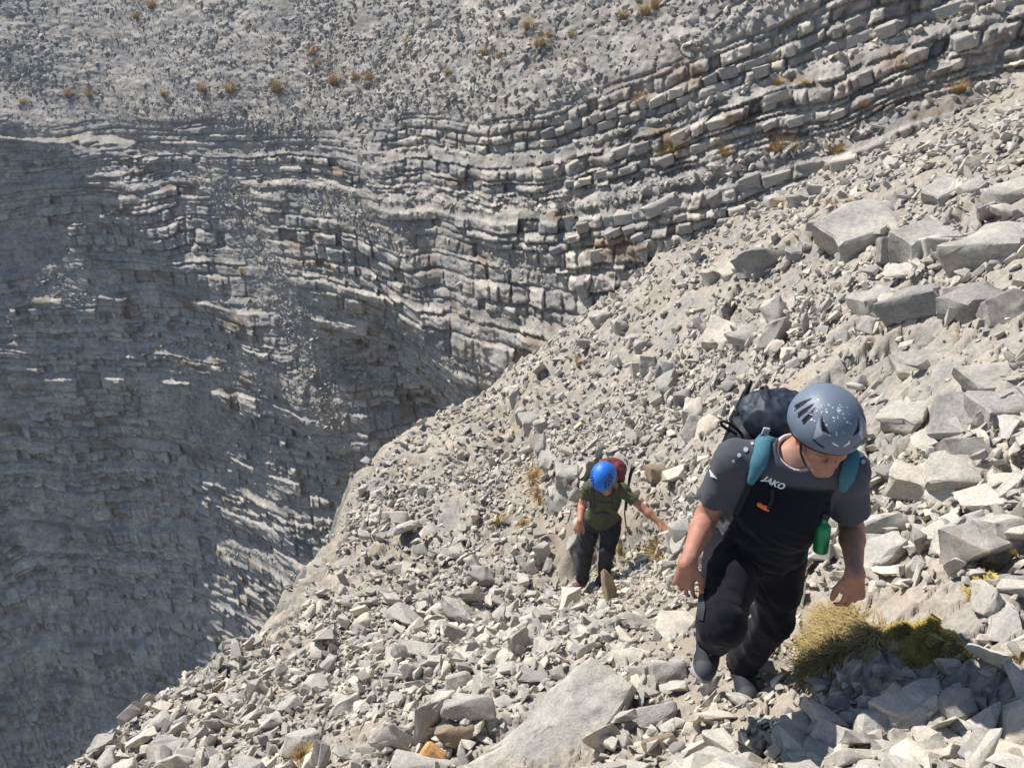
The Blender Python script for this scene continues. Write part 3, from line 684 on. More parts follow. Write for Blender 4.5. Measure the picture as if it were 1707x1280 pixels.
HERO = [
 ('boulder', [(985,1092),(1058,1140),(1040,1172),(1000,1225),(960,1275),(955,1335),(740,1335),(765,1278),(850,1215),(905,1160),(950,1120)], (-.22,-.42,.88), .26, RG, 'big tilted grey slab in the foreground, longest rock at the bottom edge'),
 ('rock', [(1100,1015),(1150,1018),(1163,1030),(1140,1062),(1128,1078),(1098,1075),(1092,1040)], (-.45,-.2,.87), .12, RW, 'bright white flat slab beside the right knee of the man in the grey helmet'),
 ('rock', [(1008,950),(1020,958),(1042,1010),(1036,1026),(1018,1026),(1011,990)], (.35,-.85,.4), .10, RB, 'upright brown fin of stone just right of the woman\'s boot'),
 ('rock', [(1000,955),(1010,950),(1010,990),(998,1008),(982,1002),(972,985)], (-.7,-.45,.55), .12, RW, 'bright tilted stone leaning on the upright fin beside the woman\'s boot'),
 ('rock', [(712,1242),(738,1262),(747,1282),(738,1310),(682,1310),(690,1268)], (-.1,-.8,.6), .12, RO, 'orange rusty stone at the bottom edge left of the big slab'),
 ('rock', [(721,1224),(750,1214),(790,1212),(789,1226),(762,1246),(736,1241)], (.05,-.9,.42), .10, RB, 'brown curved block standing above the orange stone'),
 ('rock', [(1010,1035),(1045,1018),(1082,1035),(1090,1062),(1060,1072),(1018,1062)], (-.1,-.6,.8), .16, RG, 'rounded grey boulder between the white flat slab and the big foreground slab'),
 ('rock', [(1020,1084),(1050,1076),(1086,1086),(1080,1112),(1050,1120),(1018,1110)], (-.25,-.55,.8), .14, RW, 'pale block right behind the top corner of the big foreground slab'),
 ('rock', [(1085,1106),(1145,1100),(1150,1130),(1120,1147),(1085,1140)], (-.1,-.7,.7), .16, RG, 'grey cubic block left of the man\'s dark shoes'),
 ('rock', [(1030,1205),(1065,1180),(1122,1168),(1126,1186),(1090,1210),(1062,1236),(1030,1230)], (-.3,-.4,.86), .12, RG, 'flat pale slab lying against the right side of the big foreground slab'),
 ('rock', [(1070,1236),(1120,1222),(1135,1240),(1110,1262),(1075,1258)], (-.1,-.7,.7), .12, RB, 'brownish block below the flat slab on the right of the big slab'),
 ('rock', [(1140,1200),(1165,1196),(1172,1228),(1150,1238),(1132,1222)], (-.2,-.6,.77), .10, RW, 'pale angular block at the left edge of the gravel path'),
 ('rock', [(560,1145),(590,1125),(620,1111),(612,1132),(572,1162),(550,1166)], (-.4,-.25,.88), .10, RW, 'bright cream slab in the scree at lower left'),
 ('rock', [(560,1172),(596,1155),(604,1190),(578,1216),(554,1212),(546,1192)], (.05,-.8,.6), .16, RG, 'grey boulder just below the bright cream slab at lower left'),
 ('rock', [(762,1075),(802,1069),(796,1090),(742,1126),(728,1122),(745,1098)], (-.4,-.25,.88), .09, RW, 'long bright slab in the scree above the big foreground slab'),
 ('rock', [(742,1130),(778,1122),(800,1150),(770,1172),(740,1166)], (0,-.8,.6), .15, RG, 'dark grey rounded boulder below the long bright slab'),
 ('rock', [(1470,1172),(1505,1140),(1562,1128),(1568,1160),(1522,1190),(1490,1207)], (-.32,-.02,.95), .12, RG, 'large flat slab shaded by the man at lower right, below the moss'),
 ('rock', [(1440,1192),(1490,1182),(1502,1216),(1486,1246),(1430,1242)], (-.15,-.55,.8), .14, RG, 'square shaded boulder touching the large flat shaded slab at lower right'),
 ('rock', [(1578,1152),(1618,1148),(1634,1186),(1592,1200),(1570,1180)], (-.2,-.45,.85), .10, RG, 'shaded wedge of rock right of the large flat shaded slab'),
 ('rock', [(1520,1210),(1572,1204),(1622,1236),(1592,1268),(1535,1252)], (-.32,-.02,.95), .13, RW, 'half sunlit pale slab in front of the shaded boulders at lower right'),
 ('rock', [(1378,1160),(1410,1154),(1428,1186),(1406,1197),(1368,1188)], (-.2,-.55,.8), .12, RG, 'bluish shaded block under the drooping grass clump at lower right'),
 ('rock', [(1682,1186),(1707,1160),(1760,1180),(1750,1265),(1670,1260)], (-.35,-.6,.7), .2, RW, 'pale boulder cut by the right edge of the picture at the bottom'),
 ('rock', [(1482,1244),(1512,1222),(1552,1246),(1560,1300),(1478,1310)], (-.32,-.02,.95), .15, RW, 'pale fractured slab at the bottom edge right of the path'),
 ('rock', [(1300,1190),(1340,1180),(1352,1215),(1335,1262),(1292,1255),(1285,1222)], (-.32,-.02,.95), .14, RG, 'flat pavement slab crossed by a shadow, right beside the gravel path'),
 ('rock', [(1345,1222),(1400,1252),(1392,1300),(1325,1300),(1335,1265)], (-.32,-.02,.95), .14, RG, 'grey pavement slab at the bottom edge below the crossed slab'),
 ('rock', [(1563,1096),(1600,1098),(1624,1120),(1606,1138),(1585,1124)], (-.1,-.7,.7), .08, RG, 'dark wedge stone directly under the right end of the moss cushion'),
 ('boulder', [(1470,395),(1538,395),(1540,435),(1500,448),(1466,438)], (-.12,-.95,.28), .30, M['block'], 'square fractured block, left one of the outcrop row at the upper right'),
 ('boulder', [(1543,398),(1606,398),(1614,430),(1582,446),(1543,441)], (-.1,-.95,.3), .30, M['block'], 'square tan block in the middle of the outcrop row at the upper right'),
 ('boulder', [(1638,398),(1707,386),(1740,400),(1740,455),(1662,442),(1632,424)], (-.2,-.93,.3), .34, M['block'], 'large grey block at the right end of the outcrop row, cut by the frame'),
 ('boulder', [(1416,378),(1446,372),(1442,404),(1408,416),(1404,396)], (-.3,-.85,.4), .25, M['block'], 'leaning block at the left end of the outcrop row at the upper right'),
 ('boulder', [(1344,371),(1386,367),(1372,389),(1338,399)], (-.1,-.9,.4), .2, M['block'], 'lone grey slab standing left of the outcrop row at the upper right'),
 ('boulder', [(1085,780),(1128,783),(1126,810),(1086,806)], (.0,-.9,.42), .25, M['brown_rock'], 'square brownish block above the woman\'s outstretched arm'),
 ('boulder', [(1108,888),(1150,858),(1168,888),(1154,926),(1116,922)], (-.15,-.8,.6), .25, M['block'], 'grey boulder the woman rests her left hand on'),
 ('boulder', [(1128,802),(1150,788),(1166,828),(1152,866),(1122,852)], (.1,-.9,.42), .25, M['block'], 'tall tan boulder between the woman\'s hand and the man\'s forearm'),
 ('boulder', [(918,812),(950,800),(954,836),(938,856),(918,850)], (-.6,-.7,.4), .3, M['block'], 'grey jointed block left of the woman at helmet height'),
 ('boulder', [(905,838),(925,812),(932,850),(918,862)], (-.55,-.75,.4), .2, M['block'], 'narrow pale block beside the grass left of the woman'),
 ('boulder', [(1066,592),(1090,594),(1102,638),(1068,642)], (-.3,-.9,.3), .3, M['block'], 'tall outcrop block above the woman, left of a dark cleft'),
 ('boulder', [(1100,600),(1122,606),(1120,650),(1096,646)], (-.2,-.9,.35), .3, M['block'], 'tall outcrop block above the woman, right of a dark cleft'),
 ('rock', [(1205,700),(1150,690),(1132,722),(1146,742),(1175,735)], (-.25,-.8,.5), .25, M['block'], 'dark edged block left of the black backpack'),
 ('rock', [(1570,730),(1660,722),(1690,745),(1640,790),(1590,775)], (-.15,-.7,.7), .22, M['block'], 'square stepped block with a shaded front at the right edge, level with the helmet'),
 ('rock', [(1655,868),(1707,862),(1740,880),(1730,925),(1662,918)], (-.1,-.85,.5), .22, M['block'], 'tan cubic block at the right edge above the moss tuft'),
 ('rock', [(1560,860),(1600,842),(1602,872),(1570,892)], (-.5,-.3,.8), .08, RW, 'bright leaning flake on the slabs right of the green bottle'),
 ('rock', [(1600,862),(1640,845),(1655,880),(1630,905),(1604,893)], (-.1,-.7,.7), .15, M['block'], 'speckled grey block right of the bright leaning flake'),
 ('rock', [(1480,590),(1560,575),(1620,600),(1570,628),(1500,622)], (-.3,-.45,.85), .14, M['block'], 'long smooth slab on the slope above and right of the grey helmet'),
 ('rock', [(1590,610),(1707,600),(1740,640),(1640,650)], (-.3,-.4,.87), .16, M['block'], 'wide ledge slab at the right edge below the outcrop row'),
 ('rock', [(1570,480),(1620,474),(1632,510),(1600,530),(1566,515)], (-.1,-.8,.6), .2, M['block'], 'rounded block with dark underside below the outcrop row'),
 ('rock', [(1640,500),(1690,480),(1740,500),(1730,545),(1650,545)], (-.2,-.75,.6), .25, M['block'], 'bulky grey block at the right edge under the outcrop row'),
 ('rock', [(1610,262),(1650,252),(1656,280),(1620,292),(1600,282)], (-.2,-.8,.55), .22, M['block'], 'pale boulder on the gravel slope near the right edge, above the outcrop row'),
 ('rock', [(1530,262),(1560,252),(1548,276),(1520,280)], (-.3,-.5,.8), .12, RG, 'grey plate leaning on the gravel slope below the long grass tuft'),
 ('rock', [(497,966),(514,962),(523,968),(518,977),(500,978)], (-.2,-.6,.75), .10, RG, 'small lone block perched on the rim edge above the dark gully'),
 ('rock', [(352,1148),(373,1135),(374,1150),(352,1162)], (.0,-.85,.5), .08, RB, 'small brown cube in the scree near the lower left rim'),
]
for k, (nm, poly, nn, th, mt, lb) in enumerate(HERO):
    dp = 7.7 if 'between the woman\'s hand' in lb else 8.2 if 'outstretched arm' in lb else None
    outline_rock(nm, poly, nn, th, mt, lb, cat=nm, seed=k, rough=0.022 if k else 0.03, depth=dp, lift=0.0 if dp else 0.14 if 'rests her left' in lb else 0.12 if k == 0 else 0.06) if not dp else outline_rock(nm, poly, nn, th * 2.2, mt, lb, cat=nm, seed=k, rough=0.03, depth=dp, lift=0.0, taper=0.95)

# ---- rubble lying on the far wall's ledges and debris apron (one countless mass)
m_ = 130000
td = rg.uniform(-44, 34, m_); zc = rg.uniform(-20, 2.0, m_)
rr_, sc_ = wall_radius(td, zc); keep = rg.random(m_) < np.clip((sc_ - 0.5) * 2, 0, 1) * (0.25 + 0.75 * sstep(-0.5, 0.4, fbm2(td / 3, zc / 1.2, 411, 3)))
td, zc, rr_ = td[keep], zc[keep], rr_[keep]
px_, py_ = rr_ * np.sin(np.radians(td)), rr_ * np.cos(np.radians(td))
ok = zc > near_height(px_ * 0.97, py_ * 0.97) - 0.3
ok = np.where(td > -4, ok, True); px_, py_, zc = px_[ok], py_[ok], zc[ok]; n2 = len(px_)
sz = np.exp(rg.normal(0, 0.45, n2)) * (0.085 + 0.02 * sstep(-5, -3, zc)); sz = np.clip(sz, 0.04, 0.32)
lf_ = 1 - 0.35 * sz / np.hypot(px_, py_); px_, py_ = px_ * lf_, py_ * lf_
qm = bpy.data.meshes.new('ledge_rubble_points'); qm.vertices.add(n2); qm.vertices.foreach_set('co', np.stack([px_, py_, zc], -1).astype(np.float32).ravel())
e2_ = np.stack([rg.uniform(-0.9, 0.9, n2), rg.uniform(-0.9, 0.9, n2), rg.uniform(0, 6.28, n2)], -1); s2_ = sz[:, None] * np.stack([rg.uniform(.8, 1.3, n2), rg.uniform(.7, 1.1, n2), rg.uniform(.8, 1.5, n2)], -1)
for nm, arr in (('rot', e2_), ('scl', s2_)):
    a = qm.attributes.new(nm, 'FLOAT_VECTOR', 'POINT'); a.data.foreach_set('vector', arr.astype(np.float32).ravel())
a = qm.attributes.new('idx', 'INT', 'POINT'); a.data.foreach_set('value', rg.integers(0, 24, n2).astype(np.int32))
rub = link('ledge_rubble', qm); tag(rub, 'loose grey rubble on the ledges and top slope of the far wall', 'rubble', kind='stuff')
md = rub.modifiers.new('scatter', 'NODES'); md.node_group = bpy.data.node_groups['scatter']
print('ledge stones', n2)

# ---- jointed blocks standing out of the beds of the right-hand wall
def block_mesh(seed, jit=0.09, rgh=0.10):
    rgb_ = np.random.default_rng(seed); bm = bmesh.new(); bmesh.ops.create_cube(bm, size=1.0)
    for v in bm.verts: v.co += Vector(rgb_.uniform(-jit, jit, 3))
    bmesh.ops.bevel(bm, geom=list(bm.edges), offset=0.07, segments=1, affect='EDGES'); bmesh.ops.triangulate(bm, faces=bm.faces)
    bmesh.ops.subdivide_edges(bm, edges=[e for e in bm.edges if e.calc_length() > 0.3], cuts=2, use_grid_fill=True); bmesh.ops.triangulate(bm, faces=bm.faces); bm.normal_update()
    co = np.array([v.co for v in bm.verts]); no = np.array([v.normal for v in bm.verts]); k = rgh * fbm3(co[:, 0] * 2.3 + seed, co[:, 1] * 2.3, co[:, 2] * 2.3, 331, 3)
    for v, q in zip(bm.verts, co + no * k[:, None]): v.co = q
    me = bpy.data.meshes.new('rock_block'); bm.to_mesh(me); bm.free(); me.polygons.foreach_set('use_smooth', np.ones(len(me.polygons), dtype=bool)); me.set_sharp_from_angle(angle=R_(35)); me.materials.append(M['block']); return me
blocks = [block_mesh(50 + k) for k in range(14)]
rough_blocks = [block_mesh(80 + k, 0.19, 0.2) for k in range(16)]
cand = []
for kb_ in np.where((_bs > -10.5) & (_bs < -2.6) & (_bt > 0.11) & (_bt < 0.40))[0]:
    l0 = np.interp(2, _fth_g, _larc); l1 = np.interp(34, _fth_g, _larc); q = l0
    while q < l1:
        w = _bt[kb_] * rg.uniform(0.6, 2.3); t_ = np.interp(q + w / 2, _larc, _fth_g); q += w * rg.uniform(1.02, 1.25)
        smid = _bs[kb_] + _bt[kb_] * rg.uniform(0.38, 0.6); z_ = smid
        for _ in range(4):
            r0 = np.interp(t_, _aw_t, _aw_r) * 1.05 + 0.54 * z_; L1 = q - w / 2
            z_ = smid + float(dip(r0 * math.sin(math.radians(t_)))) - float(0.22 * noise2(L1 / 5, z_ / 9, 201) + 0.09 * noise2(L1 / 1.3, z_ / 1.6, 202) + 0.03 * noise2(L1 / 0.4, z_ / 0.5, 204))
        r_, sc1 = wall_radius(np.array([t_]), np.array([z_])); r_ = float(r_[0])
        if sc1[0] > 0.55 or rg.random() < 0.4: continue
        x_, y_ = r_ * math.sin(math.radians(t_)), r_ * math.cos(math.radians(t_))
        if z_ < float(near_height(np.array([x_]), np.array([y_]))[0]) - 0.1: continue
        u, v, dd = proj((x_, y_, z_))
        if not (0 < u < 1707 and 0 < v < 1280): continue
        cand.append((_bt[kb_] * w / dd ** 2, x_, y_, z_, w, _bt[kb_], t_))
cand.sort(reverse=True); print('blocks', len(cand))
for c_, (ap_, x_, y_, z_, w, th_, t_) in enumerate(cand[:280]):
    o = bpy.data.objects.new('rock_block', blocks[c_ % 14]); col.objects.link(o)
    sl_ = 0.13 + 0.3 / (1 + math.exp(-(x_ - 0.5) * 0.9))
    tn = Vector((math.cos(math.radians(t_)), -math.sin(math.radians(t_)), sl_)).normalized(); rd = Vector((math.sin(math.radians(t_)), math.cos(math.radians(t_)), 0)); uz = tn.cross(rd).normalized(); rd = uz.cross(tn)
    if uz.z < 0: uz = -uz
    Mx = Matrix((tn, rd, uz)).transposed().to_4x4() @ Euler((rg.normal(0, .12), rg.normal(0, .09), rg.normal(0, .25))).to_matrix().to_4x4()
    dp = rg.uniform(0.8, 1.3) * max(w, th_)
    o.matrix_world = Matrix.Translation(Vector((x_, y_, z_)) + rd * (dp * 0.5 - rg.uniform(0.02, 0.10))) @ Mx @ Matrix.Diagonal((w * 1.0, dp, th_ * rg.uniform(0.7, 1.12), 1))
    o.parent = cliff

# ---- bedrock ledges on the near slope: rows of half-buried jointed blocks
rows = [([(1395, 405), (1440, 400), (1520, 412), (1600, 418), (1707, 425)], 62, 1.5), ([(1440, 520), (1540, 505), (1620, 520), (1707, 520)], 46, 1.4), ([(1180, 470), (1260, 440), (1350, 425)], 34, 1.4), ([(1060, 610), (1100, 625), (1130, 650), (1160, 700)], 44, 0.8),
        ([(845, 655), (880, 690), (905, 735), (920, 790)], 34, 0.8), ([(925, 830), (945, 800), (985, 795)], 36, 0.9), ([(900, 500), (960, 510), (1030, 545), (1080, 590)], 30, 1.0), ([(1180, 560), (1260, 575), (1330, 560)], 30, 1.3), ([(1210, 330), (1300, 345), (1370, 330)], 26, 1.5), ([(1560, 330), (1640, 318), (1707, 325)], 38, 1.4), ([(1480, 700), (1560, 690), (1640, 705), (1700, 690)], 52, 1.7), ([(1470, 790), (1540, 810), (1600, 800)], 46, 1.7)]
for pl, px0, asp in rows:
    pl = np.array(pl, float); seg = np.concatenate([[0], np.cumsum(np.linalg.norm(np.diff(pl, axis=0), axis=1))]); q = 0.0
    while q < seg[-1]:
        hpx = px0 * rg.uniform(0.6, 1.15); wpx = hpx * asp * rg.uniform(0.6, 1.4); u = np.interp(q + wpx / 2, seg, pl[:, 0]); v = np.interp(q + wpx / 2, seg, pl[:, 1]) + rg.normal(0, 4); q += wpx * rg.uniform(0.95, 1.25)
        if rg.random() < 0.12: continue
        p = hit(u, v); dd = p.y * CP - p.z * SP; w, h_ = wpx / FPX * dd, hpx / FPX * dd
        o = bpy.data.objects.new('rock_block', rough_blocks[rg.integers(0, 16)]); col.objects.link(o)
        fz = Vector((rg.normal(-0.15, 0.12), -0.95, 0)).normalized(); tn = Vector((0, 0, 1)).cross(-fz).normalized() * -1; tn = (tn + Vector((0, 0, 0.28 if tn.x > 0 else -0.28))).normalized(); uz = tn.cross(-fz).normalized()
        if uz.z < 0: uz = -uz
        rd = uz.cross(tn)
        Mx = Matrix((tn, rd, uz)).transposed().to_4x4() @ Euler((rg.normal(0, .2), rg.normal(0, .16), rg.normal(0, .35))).to_matrix().to_4x4()
        o.matrix_world = Matrix.Translation(p + Vector((0, 0.35 * h_, rg.uniform(-0.2, 0.02) * h_))) @ Mx @ Matrix.Diagonal((w, max(w, h_) * rg.uniform(0.9, 1.4), h_ * 1.15, 1)); o.parent = hillside
# ------------------------------------------------------------------ distance-field modelling for bodies and clothes
class Field:
    def __init__(s, lo, hi, h):
        s.lo = np.array(lo, float); s.h = h
        s.n = np.ceil((np.array(hi, float) - s.lo) / h).astype(int) + 1
        s.F = np.full(s.n, 0.25, dtype=np.float32)
        s.ax = [s.lo[i] + h * np.arange(s.n[i]) for i in range(3)]
    def window(s, lo, hi):
        a = np.clip(np.floor((np.array(lo) - s.lo) / s.h).astype(int), 0, s.n - 1); b = np.clip(np.ceil((np.array(hi) - s.lo) / s.h).astype(int) + 1, 1, s.n)
        sl = tuple(slice(a[i], max(b[i], a[i] + 1)) for i in range(3))
        X = s.ax[0][sl[0]][:, None, None]; Y = s.ax[1][sl[1]][None, :, None]; Z = s.ax[2][sl[2]][None, None, :]
        return sl, X, Y, Z
    def put(s, sl, d, k, op):
        A = s.F[sl]; d = d.astype(np.float32)
        if op == 'add':
            if k: h_ = np.maximum(k - np.abs(A - d), 0) / k; s.F[sl] = np.minimum(A, d) - h_ * h_ * k * 0.25
            else: s.F[sl] = np.minimum(A, d)
        elif op == 'sub':
            d = -d
            if k: h_ = np.maximum(k - np.abs(A - d), 0) / k; s.F[sl] = np.maximum(A, d) + h_ * h_ * k * 0.25
            else: s.F[sl] = np.maximum(A, d)
        return s
    def cap(s, a, b, ra, rb, k=0.02, op='add', squash=None):
        """tapered capsule; squash = (axis, factor) flattens it along a direction"""
        a = np.array(a, float); b = np.array(b, float); m = max(ra, rb) + k + 0.03
        sl, X, Y, Z = s.window(np.minimum(a, b) - m, np.maximum(a, b) + m)
        d = b - a; L2 = max(d @ d, 1e-9)
        px, py, pz = X - a[0], Y - a[1], Z - a[2]
        t = np.clip((px * d[0] + py * d[1] + pz * d[2]) / L2, 0, 1)
        qx, qy, qz = px - t * d[0], py - t * d[1], pz - t * d[2]
        r2 = qx * qx + qy * qy + qz * qz
        if squash is not None:
            ax, f = np.array(squash[0], float), squash[1]; ax = ax / np.linalg.norm(ax)
            c = qx * ax[0] + qy * ax[1] + qz * ax[2]; r2 = r2 + c * c * (1 / (f * f) - 1)
        return s.put(sl, np.sqrt(r2) - (ra + (rb - ra) * t), k, op)
    def ell(s, c, r, B=None, k=0.02, op='add'):
        """ellipsoid with radii r along the rows of B"""
        c = np.array(c, float); r = np.array(r, float); m = r.max() + k + 0.03
        sl, X, Y, Z = s.window(c - m, c + m)
        B = np.eye(3) if B is None else np.array(B)
        px, py, pz = X - c[0], Y - c[1], Z - c[2]
        l = [B[i, 0] * px + B[i, 1] * py + B[i, 2] * pz for i in range(3)]
        k0 = np.sqrt(sum((l[i] / r[i]) ** 2 for i in range(3))); k1 = np.sqrt(sum((l[i] / r[i] ** 2) ** 2 for i in range(3))) + 1e-9
        return s.put(sl, k0 * (k0 - 1) / k1, k, op)
    def box(s, c, r, B=None, rnd=0.02, k=0.02, op='add'):
        c = np.array(c, float); r = np.array(r, float); m = np.linalg.norm(r) + k + 0.03
        sl, X, Y, Z = s.window(c - m, c + m); B = np.eye(3) if B is None else np.array(B)
        px, py, pz = X - c[0], Y - c[1], Z - c[2]
        q = [np.abs(B[i, 0] * px + B[i, 1] * py + B[i, 2] * pz) - (r[i] - rnd) for i in range(3)]
        out = np.sqrt(sum(np.maximum(v, 0) ** 2 for v in q)); ins = np.minimum(np.maximum(np.maximum(q[0], q[1]), q[2]), 0)
        return s.put(sl, out + ins - rnd, k, op)
    def cut(s, p, n, k=0.0, box=None):
        """remove everything on the +n side of the plane through p (inside an optional lo/hi box)"""
        n = np.array(n, float); n = n / np.linalg.norm(n); p = np.array(p, float)
        lo, hi = box if box is not None else (s.lo, s.lo + s.h * s.n)
        sl, X, Y, Z = s.window(lo, hi)
        d = (X - p[0]) * n[0] + (Y - p[1]) * n[1] + (Z - p[2]) * n[2]
        return s.put(sl, np.broadcast_to(-d, s.F[sl].shape), k, 'sub')
    def mesh(s):
        F = s.F; ins = F < 0
        sh = tuple(n - 1 for n in F.shape)
        cnt = np.zeros(sh, dtype=np.uint8)
        for dx in (0, 1):
            for dy in (0, 1):
                for dz in (0, 1): cnt += ins[dx:dx + sh[0], dy:dy + sh[1], dz:dz + sh[2]]
        act = (cnt > 0) & (cnt < 8)
        I = np.argwhere(act); vid = np.full(sh, -1, dtype=np.int32); vid[act] = np.arange(len(I))
        cv = np.empty((len(I), 8)); off = [(dx, dy, dz) for dx in (0, 1) for dy in (0, 1) for dz in (0, 1)]
        for c, o in enumerate(off): cv[:, c] = F[I[:, 0] + o[0], I[:, 1] + o[1], I[:, 2] + o[2]]
        acc = np.zeros((len(I), 3)); num = np.zeros(len(I))
        for a in range(8):
            for b in range(a + 1, 8):
                if sum(abs(off[a][i] - off[b][i]) for i in range(3)) != 1: continue
                m = (cv[:, a] < 0) != (cv[:, b] < 0)
                t = cv[m, a] / (cv[m, a] - cv[m, b])
                acc[m] += np.array(off[a]) + t[:, None] * (np.array(off[b]) - np.array(off[a])); num[m] += 1
        V = s.lo + s.h * (I + acc / num[:, None])
        faces = []
        for ax in range(3):
            o1, o2 = (ax + 1) % 3, (ax + 2) % 3
            a = [slice(None)] * 3; b = [slice(None)] * 3; a[ax] = slice(0, -1); b[ax] = slice(1, None)
            ch = ins[tuple(a)] != ins[tuple(b)]
            E = np.argwhere(ch); E = E[(E[:, o1] > 0) & (E[:, o2] > 0) & (E[:, o1] < sh[o1]) & (E[:, o2] < sh[o2])]
            def cell(d1, d2):
                e = E.copy(); e[:, o1] -= d1; e[:, o2] -= d2; return vid[e[:, 0], e[:, 1], e[:, 2]]
            q = np.stack([cell(1, 1), cell(0, 1), cell(0, 0), cell(1, 0)], -1)
            fl = ins[E[:, 0], E[:, 1], E[:, 2]]
            q[~fl] = q[~fl][:, ::-1]; faces.append(q)
        Fc = np.concatenate(faces); Fc = Fc[(Fc >= 0).all(1)]
        return V, Fc
def vnormals(v, f):
    n = np.zeros_like(v); fn = np.cross(v[f[:, 2]] - v[f[:, 0]], v[f[:, 3]] - v[f[:, 1]])
    for k in range(4): np.add.at(n, f[:, k], fn)
    return n / np.maximum(np.linalg.norm(n, axis=1), 1e-12)[:, None]
def relax(v, f, it=2, lam=0.5):
    for _ in range(it):
        acc = np.zeros_like(v); cnt = np.zeros(len(v))
        for a in range(4):
            np.add.at(acc, f[:, a], v[f[:, (a + 1) % 4]] + v[f[:, a - 1]]); np.add.at(cnt, f[:, a], 2)
        v = v + lam * (acc / np.maximum(cnt, 1)[:, None] - v)
    return v
def part(name, v, f, mat, parent=None, loc=(0, 0, 0), attrs=None, smooth=True):
    """vertices in world space -> object whose origin is loc (or the parent's place)"""
    base = np.array(parent.location if parent is not None and parent.parent is None else loc) if parent is not None else np.array(loc)
    if parent is not None: base = np.array(parent.get('_base', parent.location))
    me = mesh_np(name, v - base, f, smooth); me.materials.append(mat)
    for k, a in (attrs or {}).items():
        (cattr if np.ndim(a) == 2 else fattr)(me, k, a)
    o = bpy.data.objects.new(name, me); col.objects.link(o)
    if parent is not None: o.parent = parent; o['_base'] = [float(x) for x in base]
    else: o.location = loc; o['_base'] = [float(x) for x in loc]
    return o
def tube_np(path, rad, seg=8, flat=None, closed=False):
    """swept tube along points; rad scalar or list; flat=(axis, factor) squashes the section"""
    path = np.array(path, float); n = len(path); rad = np.broadcast_to(np.array(rad, float), (n,))
    V = []; prev = None
    for i in range(n):
        t = path[min(i + 1, n - 1)] - path[max(i - 1, 0)] if not closed else path[(i + 1) % n] - path[i - 1]
        t = t / max(np.linalg.norm(t), 1e-9)
        if prev is None: a = np.cross(t, (0.3, 0.5, 0.8)); 
        else: a = prev - t * (prev @ t)
        a = a / max(np.linalg.norm(a), 1e-9); prev = a; b = np.cross(t, a)
        for k in range(seg):
            w = 2 * math.pi * k / seg; o = (a * math.cos(w) + b * math.sin(w)) * rad[i]
            if flat is not None:
                ax = np.array(flat[0], float); ax /= np.linalg.norm(ax); o = o + ax * (o @ ax) * (flat[1] - 1)
            V.append(path[i] + o)
    m = n if closed else n - 1
    Fq = [[i * seg + k, i * seg + (k + 1) % seg, ((i + 1) % n) * seg + (k + 1) % seg, ((i + 1) % n) * seg + k] for i in range(m) for k in range(seg)]
    if not closed:
        for i, r in ((0, range(seg)), (n - 1, range(seg))):
            V.append(path[i]); c = len(V) - 1
            for k in range(0, seg, 2):
                q = [i * seg + k, i * seg + (k + 1) % seg, i * seg + (k + 2) % seg]
                Fq.append([c] + (q if i else q[::-1]))
    return np.array(V), np.array(Fq)
def ribbon_np(path, nrm, width, thick):
    """flat webbing strap: rounded rectangular section, path points with outward normals"""
    path = np.array(path, float); nrm = np.array(nrm, float); n = len(path)
    width = np.broadcast_to(np.array(width, float), (n,)); V = []
    for i in range(n):
        t = path[min(i + 1, n - 1)] - path[max(i - 1, 0)]; t /= np.linalg.norm(t) + 1e-9
        nn = nrm[i] - t * (nrm[i] @ t); nn /= np.linalg.norm(nn) + 1e-9; b = np.cross(t, nn)
        for (x, y) in ((-.5, 0), (-.44, .8), (0, 1), (.44, .8), (.5, 0), (0, -.2)):
            V.append(path[i] + b * x * width[i] + nn * y * thick)
    F6 = [[i * 6 + k, i * 6 + (k + 1) % 6, (i + 1) * 6 + (k + 1) % 6, (i + 1) * 6 + k] for i in range(n - 1) for k in range(6)]
    e = (n - 1) * 6
    F6 += [[0, 1, 2, 3], [0, 3, 4, 5], [e + 3, e + 2, e + 1, e], [e + 5, e + 4, e + 3, e]]
    return np.array(V), np.array(F6)
def smooth_path(pts, n=24):
    pts = np.array(pts, float); m = len(pts)
    s = np.concatenate([[0], np.cumsum(np.linalg.norm(np.diff(pts, axis=0), axis=1))]); q = np.linspace(0, s[-1], n)
    out = np.stack([np.interp(q, s, pts[:, i]) for i in range(pts.shape[1])], -1)
    for _ in range(max(1, n // 8)): out[1:-1] = 0.25 * out[:-2] + 0.5 * out[1:-1] + 0.25 * out[2:]
    return out
def in_poly(px, py, poly):
    r = np.zeros(np.shape(px), dtype=bool); n = len(poly)
    for i in range(n):
        (x1, y1), (x2, y2) = poly[i], poly[i - 1]
        if y1 == y2: continue
        r ^= ((y1 > py) != (y2 > py)) & (px < (x2 - x1) * (py - y1) / (y2 - y1) + x1)
    return r
def unit(a): a = np.array(a, float); return a / np.linalg.norm(a)
from mathutils.bvhtree import BVHTree
def bvh_of(o):
    b = np.array(o['_base']); me = o.data
    return BVHTree.FromPolygons([Vector(v.co) + Vector(b) for v in me.vertices], [tuple(p.vertices) for p in me.polygons])
